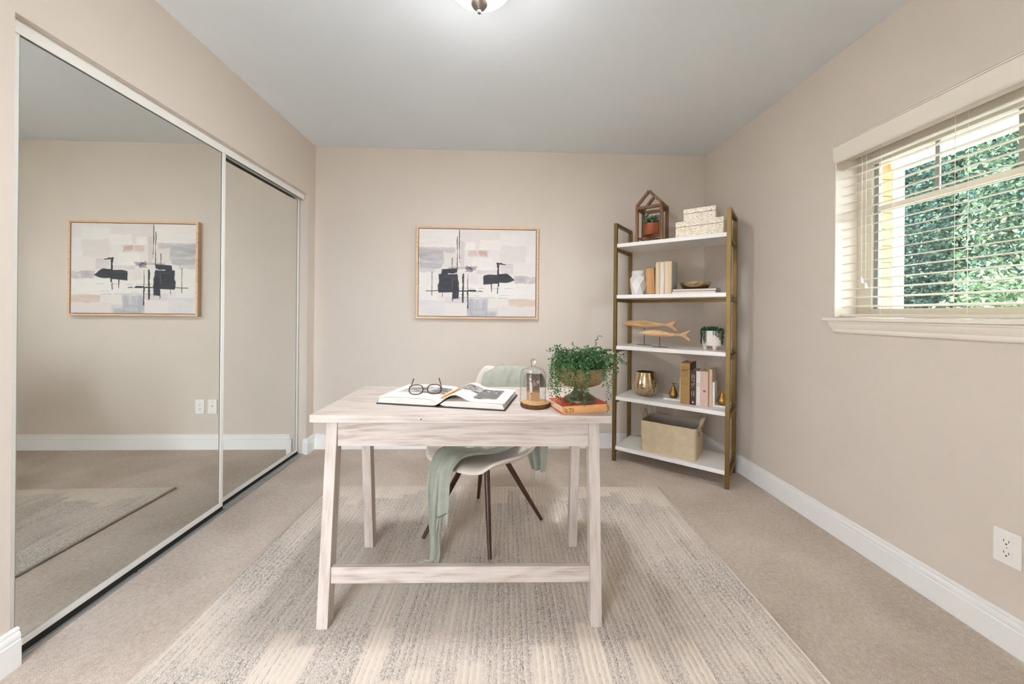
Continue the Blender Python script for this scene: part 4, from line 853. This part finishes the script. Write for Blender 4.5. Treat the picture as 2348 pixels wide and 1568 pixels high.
strands_to_obj('foliage', S2, 0.028, 0.015, 0.010, ['leaf_sage', 'leaf_dark', 'leaf_sage'], tp, 0.0012)['kind'] = 'stuff'
def lid_box(label, u0, u1, v0, v1, z, zs_, zt):
    o = thing('decorative_box', label, 'box', sh((u0 + u1) / 2, (v0 + v1) / 2, z), SHA, 'pearl chip boxes on the top shelf'); hx, hv = (u1 - u0) / 2, (v1 - v0) / 2
    MB().box(-hx + 0.001, hx - 0.001, -hv + 0.001, hv - 0.001, 0, zs_ - z - 0.0022).build('box_base', 'pearl_chip', o, bevel=0.0015)
    MB().box(-hx + 0.004, hx - 0.004, -hv + 0.004, hv - 0.004, zs_ - z - 0.0022, zs_ - z).build('box_rim', 'frame_dark', o)
    MB().box(-hx, hx, -hv, hv, zs_ - z, zt - z).build('lid', 'pearl_chip', o, bevel=0.0015)
lid_box('larger pearl chip box at the bottom of the two stacked boxes', 0.4155, 0.712, 0.040, 0.235, B[0] + E_, 1.719, 1.756)
lid_box('smaller pearl chip box on top of the two stacked boxes', 0.4655, 0.666, 0.045, 0.200, 1.7566, 1.8075, 1.838)

# second shelf: white faceted vase, four turned books, two flat books, bronze bowl
vz = thing('faceted_vase', 'white faceted ceramic vase left of the turned books', 'vase', on(0.1400, 0.100, 1), SHA)
V = []; N8 = 6
def ring(r, z, off): return [(r * math.cos(2 * PI * (k + off) / N8), r * math.sin(2 * PI * (k + off) / N8), z) for k in range(N8)]
R_ = [ring(0.047, 0, 0.5), ring(0.062, 0.078, 0.0), ring(0.062, 0.122, 0.5), ring(0.049, 0.150, 0.0)]
mb = MB(); V = sum(R_, []); F_ = [tuple(range(5, -1, -1))]
for k in range(6):
    n1 = (k + 1) % 6
    F_ += [(k, 6 + n1, 6 + k), (k, n1, 6 + n1)]; F_ += [(6 + k, 6 + n1, 12 + k), (6 + n1, 12 + n1, 12 + k)]; F_ += [(12 + k, 12 + n1, 18 + n1), (12 + k, 18 + n1, 18 + k)]
mb.add(V, F_).build('body', 'ceramic_white', vz)
MB().lathe([(0.0475, 0.1502), (0.0485, 0.152), (0.0485, 0.181), (0.045, 0.182), (0.0445, 0.160)], 32).build('neck', 'ceramic_white', vz, smooth=0.7)
upright_book('hardback_book', 'short tan paged book leaning by the white vase', on(0.2555, 0.020, 1, 0.0016), SHA, 0.060, 0.192, 0.135, 'cover_tan', 'page_tan', False, lean=-0.045, group='books turned pages outward')
upright_book('hardback_book', 'cream paged book left of the white paged book', on(0.3025, 0.022, 1), SHA, 0.0315, 0.234, 0.150, 'cover_grey', 'page_cream', False, group='books turned pages outward')
upright_book('hardback_book', 'thin white paged book between two cream paged books', on(0.3335, 0.022, 1), SHA, 0.0295, 0.232, 0.150, 'cover_white', 'page_white', False, group='books turned pages outward')
upright_book('hardback_book', 'thick cream paged book with grey cover beside the flat books', on(0.3740, 0.020, 1), SHA, 0.0500, 0.233, 0.155, 'cover_grey', 'page_cream', False, group='books turned pages outward')
fb1 = flat_book('flat_book', 'pale book lying at the bottom of the flat pair', on(0.5365, 0.020, 1), SHA, 0.272, 0.165, 0.0152, 'cover_white', 'page_white', 'left')
fb2 = flat_book('flat_book', 'dark covered book lying under the bronze bowl', on(0.5395, 0.018, 1, 0.0157), SHA, 0.276, 0.172, 0.0168, 'cover_darkgrey', 'page_white', 'left')
bo = thing('bronze_bowl', 'shallow hammered bronze bowl on the flat books', 'bowl', on(0.5350, 0.100, 1, 0.0331), SHA)
MB().lathe([(0.060, 0), (0.075, 0.004), (0.088, 0.016), (0.095, 0.034), (0.0965, 0.042), (0.0935, 0.042), (0.090, 0.030), (0.080, 0.014), (0.060, 0.006), (0.0, 0.005)], 48, cap=False).build('bowl_body', 'bronze_bowl', bo, smooth=1.2)
MB().tube([(0.0952 * math.cos(2 * PI * k / 48), 0.0952 * math.sin(2 * PI * k / 48), 0.0432) for k in range(48)], 0.0018, 6, closed=True).build('rim', 'bronze_bowl', bo, smooth=3.2)

# third shelf: two carved fish on stands, ribbed pot with trailing plant
def fish(label, loc, rot, L, hz, tail_dx):
    o = thing('wooden_fish', label, 'fish sculpture', loc, rot, 'carved wooden fish on iron stands')
    MB().box(-0.052, 0.052, -0.012, 0.012, 0, 0.0022).build('stand_base', 'black_iron', o); MB().tube([(0, 0, 0.0024), (0, 0, hz - 0.024)], 0.0021, 8).build('stand_rod', 'black_iron', o, smooth=3.2)
    # body: sections along x (nose at -), z profile
    nose = -0.415 * L; xs_ = [0, .06, .14, .26, .40, .54, .66, .76, .82]; top = [0, .016, .026, .033, .032, .024, .015, .011, .013]; bot = [0, .010, .019, .027, .030, .023, .013, .009, .010]; wd = [0.001, .010, .015, .019, .019, .014, .009, .006, .005]
    zc = [0.0, 0.0, 0.001, 0.0, -0.001, -0.004, -0.006, -0.006, -0.005]; mb = MB(); V = []; NS = 14; sc_ = L / 0.40
    for x, a, b_, w_, z in zip(xs_, top, bot, wd, zc):
        for k in range(NS):
            an = 2 * PI * k / NS; sn = math.sin(an); V.append((nose + x * L, w_ * math.cos(an) * sc_, hz + sc_ * (z + (a if sn > 0 else b_) * sn)))
    F_ = [(i * NS + k, i * NS + (k + 1) % NS, (i + 1) * NS + (k + 1) % NS, (i + 1) * NS + k) for i in range(len(xs_) - 1) for k in range(NS)] + [tuple(range(NS - 1, -1, -1)), tuple((len(xs_) - 1) * NS + k for k in range(NS))]
    mb.add(V, F_); bd = mb.build('body', 'fish_wood', o, smooth=0.9); subsurf(bd, 1)
    xt = nose + 0.80 * L; pl = [(xt, hz + 0.004 * sc_), (xt + 0.055 * L, hz + 0.014 * sc_), (nose + L, hz + 0.038 * sc_), (nose + L * 1.0 - 0.012, hz + 0.034 * sc_ - 0.008), (xt + 0.105 * L, hz - 0.003 * sc_), (nose + L - 0.004, hz - 0.046 * sc_), (nose + L - 0.018, hz - 0.048 * sc_), (xt + 0.045 * L, hz - 0.020 * sc_), (xt, hz - 0.014 * sc_)]
    MB().extrude(pl, 'y', -0.0045, 0.0045).build('tail', 'fish_wood', o, bevel=0.0015)
    return o
fish('longer carved wooden fish on the rear iron stand', on(0.152, 0.215, 2), SHA + 0.16, 0.415, 0.163, 0)
fish('carved wooden fish on the front iron stand', on(0.300, 0.100, 2), SHA + 0.16, 0.355, 0.098, 0)
rp_ = thing('ribbed_pot', 'white ribbed footed pot with trailing green plant', 'potted plant', on(0.633, 0.150, 2), SHA)
rib = lambda a, z: 1 + 0.030 * abs(math.cos(16 * a))
for k in range(3):
    a = -PI / 2 + 0.5 + 2 * PI * k / 3; MB().lathe([(0.009, 0), (0.013, 0.018), (0.0135, 0.030)], 14, (0.042 * math.cos(a), 0.042 * math.sin(a), 0)).build('foot', 'ribbed_ceramic', rp_, smooth=0.9)
MB().lathe([(0.050, 0.027), (0.0575, 0.030), (0.0585, 0.034), (0.0585, 0.098)], 192, rfun=rib).build('lower_body', 'ribbed_ceramic', rp_, smooth=0.8)
MB().lathe([(0.0560, 0.0985), (0.0560, 0.130), (0.052, 0.1305), (0.051, 0.116)], 160, rfun=lambda a, z: 1 + 0.02 * abs(math.cos(16 * a))).build('upper_body', 'ribbed_ceramic', rp_, smooth=0.8)
MB().lathe([(0.050, 0.1165), (0.050, 0.120), (0.0, 0.122)], 24).build('soil', 'soil', rp_)
S3 = []
for k in range(46):
    a = random.uniform(0, 2 * PI); r0 = 0.045 * math.sqrt(random.random()); S3.append([(r0 * math.cos(a), r0 * math.sin(a), 0.119), (r0 * 1.1 * math.cos(a), r0 * 1.1 * math.sin(a), 0.136), (r0 * 1.3 * math.cos(a), r0 * 1.3 * math.sin(a), 0.146 + 0.015 * random.random())])
strands_to_obj('foliage', S3, 0.0115, 0.0075, 0.0055, ['leaf_dark', 'leaf_green'], rp_)['kind'] = 'stuff'
def hang(a, drop, ro=0.066):
    return [(0.045 * math.cos(a), 0.045 * math.sin(a), 0.124), (0.058 * math.cos(a), 0.058 * math.sin(a), 0.146), (ro * math.cos(a), ro * math.sin(a), 0.138)] + [(ro * math.cos(a) + random.uniform(-.002, .002), ro * math.sin(a) + random.uniform(-.002, .002), 0.138 - drop * q / 7) for q in range(1, 8)]
for a, dr in ((172, 0.10), (184, 0.105), (196, 0.10), (160, 0.09), (208, 0.06), (226, 0.075), (233, 0.095), (241, 0.085), (285, 0.030), (300, 0.042), (312, 0.05), (326, 0.070), (338, 0.10), (350, 0.105), (2, 0.10), (14, 0.09), (30, 0.09)):
    strands_to_obj('trailing_stem', [hang(math.radians(a), dr)], 0.011, 0.0075, 0.0042, ['leaf_dark', 'leaf_green'], rp_, stems=False)

# fourth shelf: mercury vase, pear bookends, five books
gv = thing('gold_vase', 'round champagne gold glass vase with leaf relief', 'vase', on(0.1800, 0.165, 3), SHA)
pv = [(0.040, 0), (0.052, 0.003), (0.066, 0.015), (0.080, 0.036), (0.0885, 0.060), (0.0900, 0.082), (0.0865, 0.106), (0.079, 0.138), (0.0705, 0.170), (0.0672, 0.180)]
MB().lathe(pv, 64, cap=False).build('body', 'mercury_gold', gv, smooth=3.2); 
MB().lathe([(0.0668, 0.1802), (0.0650, 0.1802), (0.076, 0.138), (0.083, 0.106), (0.0865, 0.082), (0.083, 0.055), (0.06, 0.015), (0.0, 0.010)], 48, cap=False).build('lining', 'vase_inner', gv, smooth=3.2)
MB().lathe([(0.040, 0.0), (0.0, 0.0008)], 32, cap=False).build('underside', 'mercury_gold', gv)
rl = MB()
def vr(z):
    for (r0, z0_), (r1, z1_) in zip(pv, pv[1:]):
        if z0_ <= z <= z1_: return r0 + (r1 - r0) * (z - z0_) / (z1_ - z0_)
    return 0.06
for row_, (zc, n_) in enumerate(((0.022, 26), (0.040, 28), (0.058, 30), (0.076, 30), (0.094, 24))):
    for k in range(n_):
        a = 2 * PI * (k + 0.5 * (row_ % 2)) / n_; tl = 0.10 if (k + row_) % 2 else -0.10; pts = []
        for q in (-1, -0.4, 0.4, 1): z = zc + 0.009 * q; rr = vr(z) + 0.0004; an = a + tl * q * 0.7; pts.append((rr * math.cos(an), rr * math.sin(an), z))
        rl.tube(pts, [0.0006, 0.0022, 0.0022, 0.0006], 5)
rl.build('leaf_relief', 'champagne_relief', gv, smooth=3.2)['kind'] = 'stuff'
def bookend(label, u0, u1, plate_u0, plate_u1, v0, v1, pu, pv_, hp, leaf_dir):
    o = thing('pear_bookend', label, 'bookend', on((u0 + u1) / 2, v0, 3), SHA, 'white bookends with gold pears'); cu = (u0 + u1) / 2
    MB().box(u0 - cu, u1 - cu, 0, v1 - v0, 0, 0.012).build('base_slab', 'marble', o, bevel=0.0012); MB().box(plate_u0 - cu, plate_u1 - cu, 0, v1 - v0, 0.0122, hp).build('upright_slab', 'marble', o, bevel=0.0012)
    pp = [(0.012, 0), (0.021, 0.003), (0.0285, 0.014), (0.0305, 0.026), (0.0270, 0.042), (0.0190, 0.057), (0.0125, 0.072), (0.0105, 0.083), (0.0065, 0.089), (0.001, 0.090)]
    pr2 = MB().lathe(pp, 28, (pu - cu, pv_ - v0, 0.0123)).build('pear', 'gold_pear', o, smooth=3.2)
    x, y = pu - cu, pv_ - v0
    MB().tube([(x, y, 0.100), (x - 0.002, y, 0.110), (x + 0.001, y, 0.122)], [0.003, 0.0018, 0.0022], 8).build('pear_stem', 'gold_pear', pr2, smooth=3.2)
    for s_ in (1, -1):
        lm = MB(); sd = s_ * leaf_dir; Lf = 0.027 if s_ > 0 else 0.015
        lm.add([(x, y, 0.112), (x + sd * Lf * 0.5, y - 0.006, 0.121), (x + sd * Lf, y - 0.002, 0.115), (x + sd * Lf * 0.5, y + 0.006, 0.117)], [(0, 1, 2, 3)]); lf = lm.build('pear_leaf', 'gold_pear', pr2, recalc=False); solidify(lf, 0.0012)
    return o
bookend('left white bookend with gold pear beside the gold vase', 0.326, 0.447, 0.4355, 0.447, 0.115, 0.215, 0.384, 0.155, 0.165, 1)
bookend('right white bookend with gold pear by the brass post', 0.6465, 0.730, 0.6465, 0.660, 0.100, 0.200, 0.699, 0.140, 0.165, -1)
ab = upright_book('art_book', 'tall ochre hardback with ART on its spine', on(0.4815, 0.065, 3), SHA, 0.061, 0.282, 0.205, 'cover_art', 'page_tan', True)
for c_ in list(ab.children):
    if c_.name.startswith('cover'): c_.data.materials.clear(); c_.data.materials.append(MATS['cover_darkgrey'])
def spineM(x, z): return frameM((x, -0.0024, z), (1, 0, 0), (0, 0, 1))
text_part('title_lettering', 'ART', 0.026, 'ink', ab, spineM(0, 0.233))
g_ = MB()
for q, (z, w_, h_) in enumerate(((0.254, 0.038, 0.004), (0.2165, 0.040, 0.0042), (0.2055, 0.036, 0.0042), (0.194, 0.042, 0.0042), (0.155, 0.036, 0.0040), (0.1375, 0.038, 0.0052), (0.031, 0.024, 0.0042))): glyphs(g_, -w_ / 2, w_ / 2, z, h_, 40 + q, -0.0023)
g_.build('spine_lettering', 'ink', ab)['kind'] = 'stuff'
db = upright_book('brown_book', 'dark brown hardback with cream spine lettering', on(0.5320, 0.068, 3), SHA, 0.036, 0.236, 0.165, 'cover_brown', 'page_cream', True)
g_ = MB(); r = random.Random(3)
for xc, z0_, z1_ in ((0.006, 0.128, 0.208), (-0.007, 0.122, 0.212), (0.006, 0.060, 0.096), (-0.007, 0.060, 0.092)):
    z = z1_
    while z > z0_:
        hh = r.uniform(0.0025, 0.0045)
        if r.random() > 0.16: g_.box(xc - 0.0034, xc + 0.0034, -0.0026, -0.0023, z - hh * 0.45, z); g_.box(xc - 0.0034 * r.choice((1, -1)), xc, -0.0026, -0.0023, z - hh, z)
        z -= hh + 0.002
g_.build('spine_lettering', 'ink_cream', db)['kind'] = 'stuff'
MB().add([(-0.007, -0.0026, 0.012), (0.007, -0.0026, 0.012), (0.003, -0.0026, 0.026), (-0.002, -0.0026, 0.028)], [(0, 1, 2, 3)]).build('spine_emblem', 'ink_cream', db, recalc=False)
wb = upright_book('white_book', 'thin white book between brown and pink books', on(0.5645, 0.070, 3), SHA, 0.0270, 0.234, 0.160, 'cover_white', 'page_white', True)
g_ = MB(); glyphs(g_, -0.009, 0.009, 0.135, 0.008, 5, -0.0023); glyphs(g_, -0.009, 0.009, 0.148, 0.008, 6, -0.0023); glyphs(g_, -0.006, 0.006, 0.012, 0.006, 7, -0.0023); g_.build('spine_lettering', 'ink_grey', wb)['kind'] = 'stuff'
pk = upright_book('pink_book', 'pale pink hardback with small red square on spine', on(0.6015, 0.070, 3), SHA, 0.0455, 0.236, 0.170, 'cover_pink', 'page_cream', True)
MB().box(-0.006, 0.008, -0.0027, -0.0023, 0.096, 0.109).build('spine_square', 'ink_red', pk); g_ = MB(); glyphs(g_, -0.010, 0.010, 0.218, 0.003, 9, -0.0023)
for q in range(4): glyphs(g_, -0.015, 0.010, 0.018 + q * 0.009, 0.0035, 60 + q, -0.0023)
g_.build('spine_lettering', 'ink_pink', pk)['kind'] = 'stuff'
upright_book('beige_book', 'narrow beige book set back beside the right bookend', on(0.6352, 0.095, 3), SHA, 0.0200, 0.250, 0.140, 'cover_beige', 'page_cream', True)

# bottom shelf: felt basket
bk2 = thing('felt_basket', 'beige felt basket with two strap handles on the bottom shelf', 'basket', on(0.3735, 0.165, 4), SHA)
def rrect(hx, hv, r, n_=6):
    p = []
    for cx_, cy_, a0 in ((hx - r, hv - r, 0), (-hx + r, hv - r, PI / 2), (-hx + r, -hv + r, PI), (hx - r, -hv + r, 1.5 * PI)):
        for k in range(n_ + 1): a = a0 + PI / 2 * k / n_; p.append((cx_ + r * math.cos(a), cy_ + r * math.sin(a)))
    return p
mb = MB(); o1 = rrect(0.186, 0.131, 0.024); o2 = rrect(0.188, 0.134, 0.026); i2 = rrect(0.1835, 0.1295, 0.0225); i1 = rrect(0.181, 0.126, 0.020); HB = 0.217; n = len(o1)
V = [(x, y, 0) for x, y in o1] + [(x, y, HB) for x, y in o2] + [(x, y, HB) for x, y in i2]
F_ = [(k, (k + 1) % n, n + (k + 1) % n, n + k) for k in range(n)] + [(n + k, n + (k + 1) % n, 2 * n + (k + 1) % n, 2 * n + k) for k in range(n)] + [tuple(range(n - 1, -1, -1))]
mb.add(V, F_).build('basket_body', 'felt', bk2, smooth=0.7, recalc=False)
V = [(x, y, HB - 0.0003) for x, y in i2] + [(x, y, 0.006) for x, y in i1]; F_ = [(k, n + k, n + (k + 1) % n, (k + 1) % n) for k in range(n)] + [tuple(n + k for k in range(n))]
MB().add(V, F_).build('basket_lining', 'felt_inner', bk2, smooth=0.7, recalc=False)
for s_ in (-1, 1):
    pts = []
    for k in range(13):
        a = PI * k / 12; pts.append((s_ * (0.1905 + 0.020 * math.sin(a)), -0.062 * math.cos(a), 0.185 + 0.088 * math.sin(a) ** 0.8))
    P = []
    for k, p in enumerate(pts):
        a = PI * k / 12; tn = Vector((0, 0.062 * math.sin(a), 0.088 * math.cos(a))).normalized(); ip = Vector((0, tn.z, -tn.y)); tw = math.sin(a) ** 1.5
        wd_ = (ip * (1 - tw) + Vector((1, 0, 0)) * tw * (1 if math.cos(a) > -2 else 1)).normalized() if tw < 0.98 else Vector((1, 0, 0))
        c_ = Vector(p); P.append([tuple(c_ - wd_ * 0.0125), tuple(c_ + wd_ * 0.0125)])
    for k in range(7, 13):
        a = PI * k / 12; tn = Vector((0, 0.062 * math.sin(a), 0.088 * math.cos(a))).normalized(); ip = Vector((0, -tn.z, tn.y)); tw = math.sin(a) ** 1.5; wd_ = (ip * (1 - tw) + Vector((1, 0, 0)) * tw).normalized(); c_ = Vector(pts[k]); P[k] = [tuple(c_ - wd_ * 0.0125), tuple(c_ + wd_ * 0.0125)]
    h_ = MB().grid(P).build('handle', 'felt', bk2, smooth=3.2, recalc=False); solidify(h_, 0.003, 0)
    for yy in (-0.062, 0.062):
        for zz in (0.178, 0.160): MB().tube([(s_ * 0.189, yy, zz), (s_ * 0.1945, yy, zz)], 0.0035, 10).build('rivet', 'black_iron', h_)

# ------------------------------------------------------------------ outdoors: ground, porch, trees
structure(MB().box(-40, 40, -40, 40, -0.60, -0.50).build('ground', 'neutral_paving'), 'pale concrete ground outside the house', 'ground')
PX = 3.0
ew = thing('porch_end_wall', 'peach clapboard porch wall beside the white post', 'wall', (1.87, 2.706, -0.50), 0)
MB().box(0.0, 1.09, 0.02, 0.10, 0, 2.80).build('sheathing', 'siding', ew)
for k in range(22):
    z = 0.02 + k * 0.125
    MB().add([(0, 0.0, z), (1.09, 0.0, z), (1.09, 0.019, z), (0, 0.019, z), (0, 0.012, z + 0.123), (1.09, 0.012, z + 0.123), (1.09, 0.019, z + 0.123), (0, 0.019, z + 0.123)], [(0, 1, 2, 3), (4, 7, 6, 5), (0, 4, 5, 1), (1, 5, 6, 2), (2, 6, 7, 3), (3, 7, 4, 0)]).build('clapboard', 'siding', ew)
pp_ = thing('porch_post', 'square white porch post outside the window', 'post', (3.008, 2.748, -0.50), 0)
MB().box(-0.044, 0.044, -0.044, 0.044, 0.12, 2.715).build('shaft', 'outdoor_white', pp_, bevel=0.004); MB().box(-0.046, 0.06, -0.06, 0.06, 0, 0.1195).build('plinth', 'outdoor_white', pp_, bevel=0.004)
pb = thing('porch_roof', 'white porch beam and ceiling above the window view', 'porch roof', (3.0, 1.0, 2.216), 0)
MB().box(-0.05, 0.06, -2.2, 1.78, 0, 0.20).build('beam', 'outdoor_white', pb, bevel=0.004); MB().box(-1.13, 0.4, -2.2, 1.82, 0.2005, 0.24).build('soffit', 'outdoor_white', pb)
MB().box(-1.13, 0.5, -2.2, 1.84, 0.2405, 0.30).build('roof_deck', 'roof_dark', pb)
def tree(name, label, x, y, zc, rx, ry, rz, mtls, n_, size, trunk_r=0.09, seed=0):
    r = np.random.default_rng(seed); o = thing(name, label, 'tree', (x, y, -0.5), 0, 'trees outside the window')
    nc = 46; cc = r.standard_normal((nc, 3)); cc /= np.linalg.norm(cc, axis=1, keepdims=True); cc *= (r.random((nc, 1)) ** 0.33) * 0.85
    cid = r.integers(0, nc, n_); off = r.standard_normal((n_, 3)) * 0.20; P0 = (cc[cid] + off) * np.array([rx, ry, rz]) + np.array([0, 0, zc + 0.5])
    q_ = (P0 - np.array([0, 0, zc + 0.5])) / np.array([rx, ry, rz]); P0 = P0[(P0[:, 2] > 0.05) & ((q_ ** 2).sum(1) < 1.0)]; n_ = len(P0); D = r.standard_normal((n_, 3)); D[:, 2] -= 0.5; N_ = r.standard_normal((n_, 3)) + np.array([0, 0, 1.2]); V, F_ = leaf_np(P0, D, N_, size * r.uniform(0.7, 1.3, n_), size * 0.55 * r.uniform(0.8, 1.2, n_))
    mesh_np('foliage', V, F_, mtls, o, np.tile(r.integers(0, len(mtls), n_), 2))['kind'] = 'stuff'
    MB().tube([(0, 0, 0), (0.05, 0.03, (zc + 0.5) * 0.5), (0, 0, zc + 0.5)], [trunk_r, trunk_r * 0.8, trunk_r * 0.35], 10).build('trunk', 'tree_bark', o, smooth=3.2)
A_, B_, C_ = 'tree_leaf_a', 'tree_leaf_b', 'tree_leaf_c'
tree('leafy_tree', 'dark green tree right beside the white porch post', 5.5, 5.10, 2.1, 0.74, 0.74, 2.3, [C_, A_, C_], 26000, 0.055, seed=1)
tree('leafy_tree', 'mid green tree in the middle of the window view', 5.75, 3.60, 2.0, 0.74, 0.70, 2.3, [A_, C_, A_, B_], 26000, 0.055, seed=2)
tree('leafy_tree', 'light green tree at the right edge of the window view', 5.2, 2.20, 2.4, 0.66, 0.66, 1.9, [B_, A_], 18000, 0.055, seed=3)
tree('low_shrub', 'bright green shrub low at the right of the window view', 4.4, 3.10, 0.6, 0.50, 0.50, 1.05, [B_, B_, A_], 9000, 0.05, 0.04, seed=4)
tree('leafy_tree', 'tall tree behind the other trees at the left', 9.0, 11.30, 3.0, 2.0, 2.0, 3.5, [C_, A_], 15000, 0.16, 0.14, seed=5)
tree('leafy_tree', 'tall tree behind the other trees in the middle', 8.8, 7.00, 3.2, 2.05, 2.05, 3.7, [A_, C_, B_], 34000, 0.20, 0.14, seed=6)
tree('leafy_tree', 'tall pale tree behind the other trees at the right', 9.0, 2.80, 3.0, 2.0, 2.0, 3.5, [B_, A_, C_], 20000, 0.20, 0.14, seed=7)
